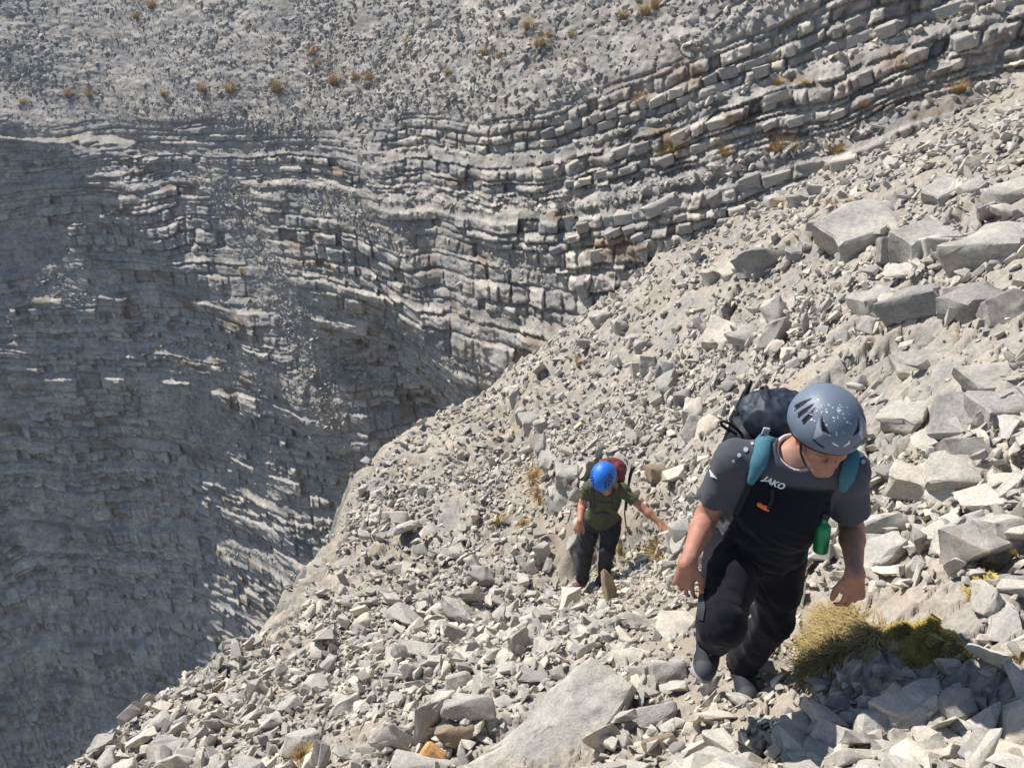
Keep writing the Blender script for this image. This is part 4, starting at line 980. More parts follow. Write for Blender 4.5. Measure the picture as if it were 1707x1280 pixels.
def simple_mat(name, colr, rough=0.7, spec=0.3, noise_amt=0.12, noise_scale=60, bump=0.0, bump_scale=300, metal=0.0, vcol=None, sheen=0.0):
    m, nt, b = new_mat(name); L = nt.links
    tc = N(nt, 'TexCoord')
    n = N(nt, 'TexNoise', Scale=noise_scale, Detail=4, Roughness=0.6); L.new(tc.outputs['Object'], n.inputs['Vector'])
    base = attr(nt, vcol, 'Color') if vcol else None
    if base is None:
        rgb = N(nt, 'RGB'); rgb.outputs[0].default_value = (*colr, 1); base = rgb.outputs[0]
    c = mix(nt, noise_amt, base, ramp(nt, n.outputs['Fac'], [(0.25, (0.15, 0.15, 0.15)), (0.75, (0.85, 0.85, 0.85))]), 'OVERLAY')
    L.new(c, b.inputs['Base Color']); b.inputs['Roughness'].default_value = rough; b.inputs['Specular IOR Level'].default_value = spec; b.inputs['Metallic'].default_value = metal
    if sheen: b.inputs['Sheen Weight'].default_value = sheen
    if bump:
        n2 = N(nt, 'TexNoise', Scale=bump_scale, Detail=3); L.new(tc.outputs['Object'], n2.inputs['Vector'])
        bp = N(nt, 'Bump', Strength=bump, Distance=0.002); L.new(n2.outputs['Fac'], bp.inputs['Height']); L.new(bp.outputs[0], b.inputs['Normal'])
    return m
def skin_mat(name):
    m, nt, b = new_mat(name); L = nt.links
    tc = N(nt, 'TexCoord'); n = N(nt, 'TexNoise', Scale=28, Detail=5, Roughness=0.65); L.new(tc.outputs['Object'], n.inputs['Vector'])
    n2 = N(nt, 'TexNoise', Scale=240, Detail=3); L.new(tc.outputs['Object'], n2.inputs['Vector'])
    c = attr(nt, 'col', 'Color')
    c = mix(nt, 0.6, c, ramp(nt, n.outputs['Fac'], [(0.3, (0.34, 0.28, 0.27)), (0.7, (0.62, 0.60, 0.58))]), 'OVERLAY')
    L.new(c, b.inputs['Base Color']); b.inputs['Roughness'].default_value = 0.55; b.inputs['Specular IOR Level'].default_value = 0.35
    b.inputs['Subsurface Weight'].default_value = 0.12; b.inputs['Subsurface Radius'].default_value = (0.012, 0.004, 0.002); b.inputs['Subsurface Scale'].default_value = 1.0
    bp = N(nt, 'Bump', Strength=0.5, Distance=0.003); L.new(n2.outputs['Fac'], bp.inputs['Height']); L.new(bp.outputs[0], b.inputs['Normal'])
    return m
M['skin'] = skin_mat('skin')

def head_basis(yaw, pitch, roll):
    f = np.array([math.sin(yaw) * math.cos(pitch), -math.cos(yaw) * math.cos(pitch), -math.sin(pitch)])
    r = unit(np.cross(f, (0, 0, 1))); u = np.cross(r, f); c, s = math.cos(roll), math.sin(roll)
    return np.stack([c * r + s * u, f, -s * r + c * u])     # rows: person's right, forward, up
def add_hand(fd, wrist, dirv, back, side, s=1.0, curl=(0.35, 0.5, 0.4), spread=0.17, thumb_out=0.6):
    """palm and five jointed fingers. dirv: wrist to knuckles, back: outward from the back of the hand, side: towards the thumb"""
    d = unit(dirv); n = unit(np.array(back) - d * (np.array(back) @ d)); l = unit(np.array(side) - d * (np.array(side) @ d) - n * (np.array(side) @ n))
    w = np.array(wrist)
    for x0 in (-0.026, -0.009, 0.009, 0.025):
        fd.cap(w + l * x0 * 0.55 * s + d * 0.008 * s, w + d * 0.088 * s + l * x0 * s, 0.0165 * s, 0.0135 * s, k=0.014 * s)
    for i, (x0, ln) in enumerate(((0.030, 0.072), (0.010, 0.082), (-0.010, 0.076), (-0.029, 0.060))):
        p = w + d * (0.090 - 0.006 * abs(i - 1)) * s + l * x0 * s
        dd = unit(d + l * (x0 / 0.03) * spread); a = 0.0; r = 0.0088 - 0.0006 * (i == 3)
        for seg, cu in zip((0.45, 0.32, 0.25), curl):
            a += cu * (1 + 0.12 * (i - 1)); q = p + (dd * math.cos(a) - n * math.sin(a)) * ln * seg * s
            fd.cap(p, q, r * s, (r - 0.0009) * s, k=0.002 * s); p = q; r -= 0.0010
    # thumb leaves the side of the palm near its base
    p = w + d * 0.028 * s + l * 0.024 * s - n * 0.006 * s; t1 = unit(d * 0.75 + l * thumb_out - n * 0.35)
    q = p + t1 * 0.046 * s; fd.cap(p, q, 0.0165 * s, 0.0125 * s, k=0.012 * s)
    t2 = unit(d * 0.95 + l * thumb_out * 0.3 - n * 0.35); q2 = q + t2 * 0.030 * s; fd.cap(q, q2, 0.0118 * s, 0.0108 * s, k=0.004)
    t3 = unit(d * 1.0 + l * 0.0 - n * 0.45); fd.cap(q2, q2 + t3 * 0.022 * s, 0.0108 * s, 0.0092 * s, k=0.004)
def add_head(fd, c, B, s=1.0):
    def W(x, y, z): return c + (np.array((x, y, z)) * s) @ B
    fd.ell(W(0, -0.012, 0.035), np.array((0.076, 0.098, 0.090)) * s, B, k=0.02)
    fd.ell(W(0, 0.026, -0.045), np.array((0.060, 0.068, 0.078)) * s, B, k=0.03)
    fd.cap(W(-0.052, 0.0, -0.062), W(-0.018, 0.074, -0.100), 0.020 * s, 0.017 * s, k=0.03); fd.cap(W(0.052, 0.0, -0.062), W(0.018, 0.074, -0.100), 0.020 * s, 0.017 * s, k=0.03)
    fd.cap(W(-0.012, 0.080, -0.102), W(0.012, 0.080, -0.102), 0.015 * s, 0.015 * s, k=0.02)
    fd.cap(W(-0.040, 0.078, 0.022), W(0.040, 0.078, 0.022), 0.013 * s, 0.013 * s, k=0.015)
    for e in (-1, 1):
        fd.ell(W(e * 0.032, 0.102, -0.001), np.array((0.019, 0.016, 0.013)) * s, B, k=0.012, op='sub')
        fd.ell(W(e * 0.032, 0.078, -0.003), np.array((0.0145, 0.0145, 0.0120)) * s, B, k=0.003)
        fd.cap(W(e * 0.020, 0.0925, -0.006), W(e * 0.044, 0.086, -0.007), 0.0035 * s, 0.003 * s, k=0.003)
        fd.ell(W(e * 0.044, 0.060, -0.030), np.array((0.024, 0.024, 0.020)) * s, B, k=0.025)
        fd.cap(W(e * 0.021, 0.094, -0.040), W(e * 0.034, 0.076, -0.070), 0.008 * s, 0.009 * s, k=0.012)
        fd.ell(W(e * 0.078, -0.010, -0.012), np.array((0.012, 0.019, 0.033)) * s, B, k=0.008)
        fd.ell(W(e * 0.088, -0.004, -0.010), np.array((0.008, 0.010, 0.020)) * s, B, k=0.006, op='sub')
    fd.cap(W(0, 0.090, 0.008), W(0, 0.116, -0.030), 0.0085 * s, 0.0115 * s, k=0.012)
    fd.cap(W(-0.011, 0.104, -0.036), W(0.011, 0.104, -0.036), 0.0085 * s, 0.0085 * s, k=0.008)
    fd.ell(W(0, 0.088, -0.062), np.array((0.030, 0.014, 0.018)) * s, B, k=0.02)
    fd.cap(W(-0.020, 0.096, -0.0585), W(0.020, 0.096, -0.0585), 0.0052 * s, 0.0052 * s, k=0.006)
    fd.cap(W(-0.017, 0.096, -0.0705), W(0.017, 0.096, -0.0705), 0.0062 * s, 0.0062 * s, k=0.006)
    fd.cap(W(-0.024, 0.1035, -0.0645), W(0.024, 0.1035, -0.0645), 0.0030 * s, 0.0030 * s, k=0.004, op='sub')
def skin_colors(v, c, B, s, base, tan=None, beard=0.0):
    """skin colouring: lips, brows, ruddy nose, hands; ears painted a backlit red"""
    l = (v - c) @ B.T / s; x, y, z = l[:, 0], l[:, 1], l[:, 2]
    colr = np.tile(np.array(base, float), (len(v), 1))
    def blend(m, cc): colr[:] = colr * (1 - m[:, None]) + np.array(cc) * m[:, None]
    g = lambda dx, dy, dz, r: np.exp(-((dx) ** 2 + (dy) ** 2 + (dz) ** 2) / (r * r))
    near = np.exp(-np.maximum(np.linalg.norm(l, axis=1) - 0.14, 0) / 0.01)
    blend(0.45 * g(x, y - 0.11, z + 0.033, 0.022), (0.52, 0.22, 0.16))
    blend(0.30 * (g(np.abs(x) - 0.045, y - 0.075, z + 0.03, 0.025)), (0.52, 0.22, 0.16))
    blend(0.75 * g(np.abs(x) - 0.08, y + 0.01, z + 0.012, 0.032), (0.55, 0.16, 0.11))  # red of sunlight shining through the ears, put into the colour
    lips = np.exp(-(np.abs(z + 0.0645) / 0.010) ** 4) * np.exp(-(x / 0.022) ** 4) * (y > 0.085)
    blend(0.7 * lips, (0.42, 0.15, 0.13))
    brow = np.exp(-((z - 0.021 + 0.2 * (np.abs(x) - 0.03) ** 2 / 0.03) / 0.005) ** 2) * np.exp(-((np.abs(x) - 0.031) / 0.016) ** 4) * (y > 0.07)
    blend(0.65 * brow, (0.14, 0.09, 0.06))
    lash = np.exp(-((z + 0.0075) / 0.0028) ** 2) * np.exp(-((np.abs(x) - 0.032) / 0.012) ** 4) * (y > 0.075)
    blend(0.8 * lash, (0.08, 0.05, 0.04))
    if beard:
        bd = sstep(-0.045, -0.075, z) * (y > -0.02) * near * (1 - lips)
        blend(beard * bd, (0.33, 0.25, 0.21))
    return colr
# ------------------------------------------------------------------ the man in front
def fold(v, seed, fx=9, fz=16, amp=0.006, ridge=True):
    n = fbm3(v[:, 0] * fx + v[:, 2] * 4, v[:, 1] * fx, v[:, 2] * fz + v[:, 0] * 5, seed, 3)
    if ridge: n = 1 - 2 * np.abs(n) * 1.6
    return amp * n
SHIRT_D = (0.0048, 0.0052, 0.0085); SHIRT_G = (0.070, 0.071, 0.083)
M['shirt'] = simple_mat('sports_shirt_fabric', SHIRT_D, 0.85, 0.12, 0.10, 90, bump=0.25, bump_scale=700, vcol='col', sheen=0.08)
M['trouser'] = simple_mat('dark_trouser_fabric', (0.016, 0.0155, 0.020), 0.8, 0.12, 0.10, 80, bump=0.3, bump_scale=600, vcol='col', sheen=0.05)
M['shoe'] = simple_mat('shoe_mesh', (0.03, 0.03, 0.035), 0.7, 0.3, 0.2, 120, bump=0.5, bump_scale=500, vcol='col')
M['strap_teal'] = simple_mat('teal_webbing', (0.060, 0.165, 0.210), 0.8, 0.2, 0.18, 120, bump=0.4, bump_scale=600)
M['strap_black'] = simple_mat('black_webbing', (0.012, 0.012, 0.014), 0.7, 0.3, 0.15, 120, bump=0.4, bump_scale=600)
M['strap_grey'] = simple_mat('grey_webbing', (0.06, 0.068, 0.066), 0.75, 0.25, 0.15, 120, bump=0.4, bump_scale=600)
M['pack_dark'] = simple_mat('dark_ripstop', (0.010, 0.012, 0.018), 0.62, 0.3, 0.15, 70, bump=0.3, bump_scale=400)
M['pack_blue'] = simple_mat('blue_black_ripstop', (0.016, 0.024, 0.038), 0.55, 0.35, 0.15, 70, bump=0.3, bump_scale=400)
M['plastic_black'] = simple_mat('black_plastic', (0.012, 0.012, 0.013), 0.45, 0.4, 0.1, 60)
M['plastic_orange'] = simple_mat('orange_plastic', (0.85, 0.17, 0.035), 0.45, 0.4, 0.08, 60)
M['print_white'] = simple_mat('white_print', (0.70, 0.71, 0.73), 0.6, 0.3, 0.06, 200)
M['print_grey'] = simple_mat('silver_print', (0.42, 0.44, 0.47), 0.5, 0.4, 0.06, 200)
M['collar'] = simple_mat('white_collar_cloth', (0.62, 0.60, 0.60), 0.8, 0.2, 0.1, 100)
M['helmet'] = simple_mat('helmet_shell_paint', (0.15, 0.19, 0.26), 0.5, 0.4, 0.10, 18, bump=0.04, bump_scale=40, vcol='col')
M['green'] = simple_mat('green_anodised_aluminium', (0.012, 0.20, 0.075), 0.30, 0.5, 0.35, 45, bump=0.15, bump_scale=60, metal=0.35)
M['steel'] = simple_mat('brushed_metal', (0.45, 0.45, 0.46), 0.35, 0.5, 0.1, 60, metal=0.8)

J = {k: P(*a) for k, a in dict(rhip=(1222, 918, 3.12), lhip=(1300, 918, 3.10), lknee=(1289, 1030, 3.33), lank=(1237, 1106, 3.63), ltoe=(1250, 1143, 3.46),
     rknee=(1204, 1036, 2.79), rank=(1191, 1062, 3.17), rtoe=(1186, 1098, 3.03),
     rsh=(1226, 768, 2.85), lsh=(1411, 786, 2.79), relb=(1177, 862, 3.0), rwr=(1147, 936, 2.83), lelb=(1419, 878, 2.945), lwr=(1425, 955, 2.74)).items()}
J['pel'] = 0.5 * (J['rhip'] + J['lhip']) + np.array((0, 0.01, 0.05)); J['shm'] = 0.5 * (J['rsh'] + J['lsh'])
HB = head_basis(-0.02, 0.30, 0.0); HC = P(1373.5, 724, 2.70)
t_up = unit(J['shm'] - J['pel']); t_r = unit(J['rsh'] - J['lsh']); t_f = unit(np.cross(t_up, t_r)); t_r = np.cross(t_f, t_up); TB = np.stack([t_r, t_f, t_up])
neck_b = J['shm'] + t_up * 0.035 - t_f * 0.01
man = empty('person', tuple(hit(1245, 1150))); tag(man, 'man in dark shirt and trousers climbing towards the viewer, looking down', 'person')
# --- skin: one continuous body
fd = Field((0.50, 1.98, -2.85), (1.38, 2.95, -1.08), 0.0045)
add_head(fd, HC, HB)
fd.cap(HC + np.array((0, -0.03, -0.06)) @ HB, neck_b, 0.056, 0.064, k=0.03)
fd.cap(J['rsh'], J['lsh'], 0.05, 0.05, k=0.04); fd.cap(J['shm'] - t_up * 0.05, J['pel'], 0.10, 0.11, k=0.05)
for s in 'rl':
    fd.cap(J['pel'], J[s + 'hip'], 0.09, 0.08, k=0.04); fd.cap(J[s + 'hip'], J[s + 'knee'], 0.070, 0.050, k=0.03); fd.cap(J[s + 'knee'], J[s + 'ank'], 0.048, 0.034, k=0.03); dn = np.array((0, 0, -1.0) if s == 'l' else (0, 0.75, -0.62)); fd.cap(J[s + 'ank'] + dn * 0.03, J[s + 'toe'] + dn * 0.045, 0.024, 0.016, k=0.01)
    sh, el, wr = J[s + 'sh'], J[s + 'elb'], J[s + 'wr']
    fd.cap(sh, el, 0.048, 0.042, k=0.03)
    m1 = el + (wr - el) * 0.28
    fd.cap(el, m1, 0.041, 0.043, k=0.02); fd.cap(m1, wr, 0.043, 0.027, k=0.02); fd.cap(wr, wr + unit(wr - el) * 0.02, 0.028, 0.024, k=0.02)
add_hand(fd, J['rwr'], (-0.10, -0.10, -0.98), (-0.55, -0.80, 0.05), (0.75, -0.55, 0.0), 1.05, curl=(0.30, 0.45, 0.35))
add_hand(fd, J['lwr'], (0.10, -0.12, -1.0), (0.15, -1.0, 0.1), (-1.0, -0.15, 0.0), 1.08, curl=(0.42, 0.55, 0.4), thumb_out=0.45)
v, f = fd.mesh(); v = relax(v, f, 1, 0.4)
part('body', v, f, M['skin'], man, attrs={'col': skin_colors(v, HC, HB, 1.0, (0.40, 0.20, 0.135), beard=0.35)})
# --- shirt
fd = Field((0.50, 2.05, -2.10), (1.45, 2.95, -1.25), 0.0055)
A = lambda x, y, z: J['pel'] + np.array((x, y, z)) @ TB
H = np.linalg.norm(J['shm'] - J['pel'])
fd.ell(A(0, 0.015, 0.02), (0.178, 0.135, 0.16), TB, k=0.05); fd.ell(A(0, 0.03, 0.20), (0.172, 0.142, 0.20), TB, k=0.06)
fd.ell(A(0, 0.012, H - 0.13), (0.180, 0.125, 0.18), TB, k=0.05)
fd.cap(J['rsh'] - t_up * 0.005, J['lsh'] - t_up * 0.005, 0.070, 0.070, k=0.06); fd.cap(J['shm'] + t_up * 0.05, J['rsh'], 0.062, 0.058, k=0.05); fd.cap(J['shm'] + t_up * 0.05, J['lsh'], 0.062, 0.058, k=0.05)
for s, q in (('r', 0.68), ('l', 0.70)):
    sh, el = J[s + 'sh'], J[s + 'elb']; d = unit(el - sh); e2 = sh + (el - sh) * q; bx = (e2 - 0.13, e2 + 0.13)
    fd.cap(sh, sh + (el - sh) * 1.02, 0.065, 0.067, k=0.03)
    e3 = sh + (el - sh) * 1.5
    sl, X, Y, Z = fd.window(np.minimum(e2, e3) - 0.09, np.maximum(e2, e3) + 0.09)
    pd = (X - e2[0]) * d[0] + (Y - e2[1]) * d[1] + (Z - e2[2]) * d[2]
    rdist = np.sqrt(np.maximum((X - e2[0]) ** 2 + (Y - e2[1]) ** 2 + (Z - e2[2]) ** 2 - pd * pd, 0))
    side = (X - J['shm'][0]) * (1 if s == 'l' else -1)
    fd.F[sl] = np.where((rdist < 0.092) & (side > 0.12), np.maximum(fd.F[sl], pd), fd.F[sl])
    fd.cap(e2 - d * 0.045, e2 + d * 0.1, 0.054, 0.056, k=0.004, op='sub')
fd.cap(neck_b + t_up * 0.0, neck_b + t_up * 0.16 + t_f * 0.05, 0.068, 0.085, k=0.012, op='sub')
fd.cut(A(0, 0, -0.085), -TB[2], k=0.01)
v, f = fd.mesh(); v = relax(v, f, 2, 0.5); n = vnormals(v, f)
l = (v - J['pel']) @ TB.T
low = sstep(0.38, 0.1, l[:, 2])
v = v + n * (fold(v, 501, 7, 13, 0.006) * (0.35 + low) + 0.012 * low * noise3(v[:, 0] * 6, v[:, 1] * 6, v[:, 2] * 9, 503) + 0.006 * np.abs(noise3(v[:, 0] * 14 + v[:, 2] * 8, v[:, 1] * 14, v[:, 2] * 11, 505)))[:, None]
ragl = np.abs(l[:, 0]) - 0.145 + 0.35 * np.maximum(0, (H - 0.02) - l[:, 2]) * (l[:, 2] > H - 0.22) * 0.6
arm = np.zeros(len(v))
for s in 'rl':
    sh, el = J[s + 'sh'], J[s + 'elb']; d = el - sh; t = np.clip(((v - sh) @ d) / (d @ d), 0, 1.3); dist = np.linalg.norm(v - sh - t[:, None] * d, axis=1)
    arm = np.maximum(arm, sstep(0.096, 0.088, dist))
top = sstep(H - 0.01, H + 0.015, l[:, 2])
gm = np.clip(np.maximum(arm, top), 0, 1)[:, None]
hem = np.zeros(len(v))
colr = np.array(SHIRT_D) * (1 - gm) + np.array(SHIRT_G) * gm
shirt = part('shirt', v, f, M['shirt'], man, attrs={'col': colr}); sb = bvh_of(shirt)
# --- collar ring
ring = []
cc = neck_b + t_up * 0.035 + t_f * 0.012
for k in range(36):
    a = 2 * math.pi * k / 36; ring.append(cc + t_r * 0.070 * math.cos(a) + t_f * 0.073 * math.sin(a) + t_up * (0.016 * (1 - math.sin(a)) - 0.02))
tv, tf = tube_np(ring, 0.0075, 8, flat=(t_up, 1.7), closed=True); part('collar', tv, tf, M['collar'], man)
# --- trousers
fd = Field((0.62, 2.05, -2.80), (1.35, 3.02, -1.72), 0.006)
fd.ell(A(0, 0.0, -0.02), (0.172, 0.132, 0.13), TB, k=0.05)
for s in 'rl':
    hp, kn, an = J[s + 'hip'], J[s + 'knee'], J[s + 'ank']
    fd.cap(hp - t_up * 0.02 + (hp - J['pel']) * 0.05, hp + (kn - hp) * 0.5, 0.103, 0.095, k=0.03); fd.cap(hp + (kn - hp) * 0.5, kn, 0.095, 0.080, k=0.03)
    a2 = kn + (an - kn) * 1.02; fd.cap(kn, a2, 0.078, 0.068, k=0.03)
    d = unit(an - kn); a3 = kn + (an - kn) * 1.05
    fd.cut(a3, d, box=(a3 - 0.13, a3 + 0.13) if s == 'l' else (a3 - np.array((.12, .07, .12)), a3 + 0.13))
    fd.cap(a3 - d * 0.05, a3 + d * 0.1, 0.062, 0.062, k=0.005, op='sub')
v, f = fd.mesh(); v = relax(v, f, 2, 0.5); n = vnormals(v, f)
kneef = sum(np.exp(-(np.linalg.norm(v - J[s + 'knee'], axis=1) / 0.16) ** 2) for s in 'rl') + sum(0.8 * np.exp(-(np.linalg.norm(v - J[s + 'ank'], axis=1) / 0.18) ** 2) for s in 'rl')
v = v + n * (fold(v, 511, 7, 6, 0.007) * (0.5 + 0.7 * kneef) + 0.006 * np.abs(noise3(v[:, 0] * 15 + v[:, 2] * 9, v[:, 1] * 15, v[:, 2] * 13, 513)))[:, None]
colr = np.tile(np.array((0.0075, 0.0070, 0.0115)), (len(v), 1))
trousers = part('trousers', v, f, M['trouser'], man, attrs={'col': colr}); tb = bvh_of(trousers)
# --- patches laid on cloth: traced as small panels and pressed on to the surface
def cam_cast(bv, u, v_):
    d = Vector(ray(u, v_)); h = bv.ray_cast(Vector((0, 0, 0)), d.normalized())
    return (np.array(h[0]), np.array(h[1])) if h[0] is not None else (None, None)
def patch(name, poly, bv, mat, parent, off=0.0022, step=5.0):
    us = [p[0] for p in poly]; vs_ = [p[1] for p in poly]
    nu = max(3, int((max(us) - min(us)) / step) + 1); nv = max(3, int((max(vs_) - min(vs_)) / step) + 1)
    bm = bmesh.new(); vt = [bm.verts.new((p[0], p[1], 0)) for p in poly]; bm.faces.new(vt)
    bmesh.ops.triangulate(bm, faces=bm.faces)
    for _ in range(3):
        el = [e for e in bm.edges if e.calc_length() > step]
        if el: bmesh.ops.subdivide_edges(bm, edges=el, cuts=1); bmesh.ops.triangulate(bm, faces=bm.faces)
    base = np.array(parent.get('_base', parent.location)); dead = []
    for q in bm.verts:
        h, nn = cam_cast(bv, q.co.x, q.co.y)
        if h is None: dead.append(q); continue
        if nn @ ray(q.co.x, q.co.y) > 0: nn = -nn
        q.co = Vector(h + nn * off - base)
    bmesh.ops.delete(bm, geom=dead, context='VERTS'); bm.normal_update()
    r = bmesh.ops.extrude_face_region(bm, geom=list(bm.faces))
    for q in [g for g in r['geom'] if isinstance(g, bmesh.types.BMVert)]: q.co = q.co - q.normal * off * 0.9
    bmesh.ops.recalc_face_normals(bm, faces=bm.faces)
    me = bpy.data.meshes.new(name); bm.to_mesh(me); bm.free(); me.materials.append(mat)
    o = bpy.data.objects.new(name, me); col.objects.link(o); o.parent = parent; o['_base'] = [float(x) for x in base]
    return o
def disc_poly(u, v_, r, n=14): return [(u + r * math.cos(2 * math.pi * k / n), v_ + r * math.sin(2 * math.pi * k / n)) for k in range(n)]
for (u, v_, r) in ((1254, 740, 2.6), (1243, 750, 4.0), (1232, 759, 3.4), (1223, 768, 2.6), (1434, 757, 5.6), (1438, 770, 3.4)):
    patch('shirt_dot', disc_poly(u, v_, r), sb, M['print_grey'], shirt, step=3)
patch('sleeve_emblem', [(1184, 783), (1196, 797), (1186, 794)], sb, M['print_white'], shirt, step=3)
pk = simple_mat('pocket_fabric', (0.030, 0.035, 0.044), 0.7, 0.3, 0.12, 80, bump=0.3, bump_scale=600)
patch('pocket_panel', [(1161, 982), (1174, 988), (1177, 1012), (1174, 1034), (1166, 1032), (1160, 1010)], tb, pk, trousers, off=0.003, step=6)
patch('zip_pull', [(1170, 983), (1175, 984), (1176, 990), (1171, 991)], tb, M['plastic_orange'], trousers, off=0.005, step=4)
# lettering on the chest
def text_on(name, body, bv, u, v_, size, right, upv, fwd, mat, parent, off=0.002, shear=0.0, bold=0.0, origin=None):
    cu = bpy.data.curves.new('lettering', 'FONT'); cu.body = body; cu.size = size; cu.align_x = 'CENTER'; cu.align_y = 'CENTER'; cu.shear = shear; cu.offset = bold; cu.resolution_u = 3
    to = bpy.data.objects.new('lettering', cu); col.objects.link(to)
    dg = bpy.context.evaluated_depsgraph_get(); me = bpy.data.meshes.new_from_object(to.evaluated_get(dg)); bpy.data.objects.remove(to)
    c = cam_cast(bv, u, v_)[0] if origin is None else np.array(origin); base = np.array(parent.get('_base', parent.location))
    bm = bmesh.new(); bm.from_mesh(me)
    for q in bm.verts:
        w = c + np.array(right) * q.co.x + np.array(upv) * q.co.y
        h = bv.ray_cast(Vector(w + np.array(fwd) * 0.15), Vector(-np.array(fwd)), 0.4)
        w2 = np.array(h[0]) if h[0] is not None else w
        q.co = Vector(w2 + np.array(fwd) * off - base)
    bm.normal_update(); bm.to_mesh(me); bm.free(); me.name = name; me.materials.append(mat)
    o = bpy.data.objects.new(name, me); col.objects.link(o); o.parent = parent; o['_base'] = [float(x) for x in base]
    return o
text_on('chest_lettering', 'JAKO', sb, 1290, 805, 0.030, unit(-t_r * 0.97 + t_up * -0.13), unit(t_up * 0.98 - t_r * 0.13), t_f, M['print_white'], shirt, shear=0.25, bold=0.0012)
# --- socks and shoes
for s in 'rl':
    tv, tf = tube_np([J[s + 'ank'] + (J[s + 'knee'] - J[s + 'ank']) * q - (J[s + 'toe'] - J[s + 'ank']) * 0.06 for q in (-0.10, 0.0, 0.15, 0.3)], [0.040, 0.043, 0.044, 0.047], 14); part('sock', tv, tf, M['strap_black'], man)
def shoe(an, toe, upv, parent, main=(0.022, 0.023, 0.028), sole=(0.26, 0.27, 0.29), s=1.0, accent=None):
    fw = unit(toe - an); fw = unit(fw); up_ = unit(np.array(upv) - fw * (np.array(upv) @ fw)); rt = np.cross(fw, up_); B = np.stack([rt, fw, up_])
    Q = lambda x, y, z: an + (np.array((x, y, z)) * s) @ B
    c = an; fd = Field(c - 0.27 * s, c + 0.27 * s, 0.0038 * s)
    fd.cap(Q(0, -0.035, -0.045), Q(0, 0.02, -0.045), 0.040 * s, 0.043 * s, k=0.03); fd.cap(Q(0, 0.02, -0.040), Q(0.004, 0.135, -0.058), 0.044 * s, 0.040 * s, k=0.03)
    fd.cap(Q(0, 0.09, -0.060), Q(0.004, 0.165, -0.064), 0.044 * s, 0.034 * s, k=0.03)
    fd.cap(Q(0, -0.012, -0.03), Q(0, -0.016, 0.028), 0.045 * s, 0.043 * s, k=0.03)
    fd.cut(Q(0, 0, 0.032), up_); fd.cap(Q(0, -0.014, 0.0), Q(0, -0.016, 0.09), 0.036 * s, 0.038 * s, k=0.004, op='sub')
    fd.cut(Q(0, 0, -0.080), -up_)
    fd.cap(Q(0.0, -0.035, -0.083), Q(0.0, 0.03, -0.083), 0.043 * s, 0.043 * s, k=0.004, squash=(up_, 0.35)); fd.cap(Q(0, 0.03, -0.083), Q(0.004, 0.150, -0.081), 0.043 * s, 0.047 * s, k=0.004, squash=(up_, 0.33)); fd.cap(Q(0.004, 0.12, -0.081), Q(0.004, 0.168, -0.077), 0.047 * s, 0.036 * s, k=0.004, squash=(up_, 0.33))
    v, f = fd.mesh(); v = relax(v, f, 1, 0.4); l = (v - an) @ B.T / s
    so = sstep(-0.066, -0.072, l[:, 2]); toecap = sstep(0.145, 0.155, l[:, 1] + 0.15 * np.maximum(0, -0.05 - l[:, 2]))
    cr = np.tile(np.array(main, float), (len(v), 1)); cr = cr * (1 - toecap[:, None]) + np.array((0.05, 0.053, 0.06)) * toecap[:, None]
    if accent is not None:
        ac = sstep(0.01, 0.03, l[:, 1]) * sstep(0.11, 0.09, l[:, 1]) * sstep(-0.055, -0.04, l[:, 2]); cr = cr * (1 - ac[:, None]) + np.array(accent) * ac[:, None]
    cr = cr * (1 - so[:, None]) + np.array(sole) * so[:, None]; tread = sstep(-0.090, -0.094, l[:, 2]); cr = cr * (1 - tread[:, None]) + 0.02 * tread[:, None]
    o = part('shoe', v, f, M['shoe'], parent, attrs={'col': cr})
    for i in range(5):
        y = 0.028 + 0.018 * i; z = -0.002 - 0.0095 * i
        tv, tf = tube_np([Q(-0.024, y, z - 0.010), Q(-0.010, y + 0.006, z), Q(0.010, y - 0.004, z), Q(0.024, y, z - 0.010)], 0.0032 * s, 6)
        part('shoelace', tv, tf, M['strap_grey'], o)
    return o
shoe(J['lank'], J['ltoe'] + (J['ltoe'] - J['lank']) * 0.0 + np.array((0, 0, -0.03)) * 0, (-0.1, -0.35, 1), man)
shoe(J['rank'], J['rtoe'] + np.array((0, -0.02, 0.0)), (0.0, -0.75, 0.62), man)

# --- helmet
hc = HC + np.array((0, -0.008, 0.058)) @ HB
def helmet_field(c, B, s=1.0, vox=0.003):
    fd = Field(c - 0.21 * s, c + 0.21 * s, vox)
    fd.ell(c, np.array((0.117, 0.141, 0.114)) * s, B, k=0)
    fd.ell(c + np.array((0, -0.045, -0.03)) @ B * s, np.array((0.112, 0.100, 0.10)) * s, B, k=0.03)
    fd.ell(c - np.array((0, 0, 0.004)) @ B * s, np.array((0.103, 0.127, 0.098)) * s, B, k=0, op='sub'); fd.ell(c + np.array((0, -0.045, -0.04)) @ B * s, np.array((0.098, 0.087, 0.09)) * s, B, k=0.01, op='sub')
    nrm = -B[2] + B[1] * 0.20
    fd.cut(c + np.array((0, 0.13, -0.022)) @ B * s, nrm)
    return fd
def helmet_angles(v, c, B, s):
    l = (v - c) @ B.T / s; r = np.linalg.norm(l, axis=1)
    return np.degrees(np.arctan2(-l[:, 0], l[:, 1])), np.degrees(np.arcsin(np.clip(l[:, 2] / r, -1, 1))), l, r
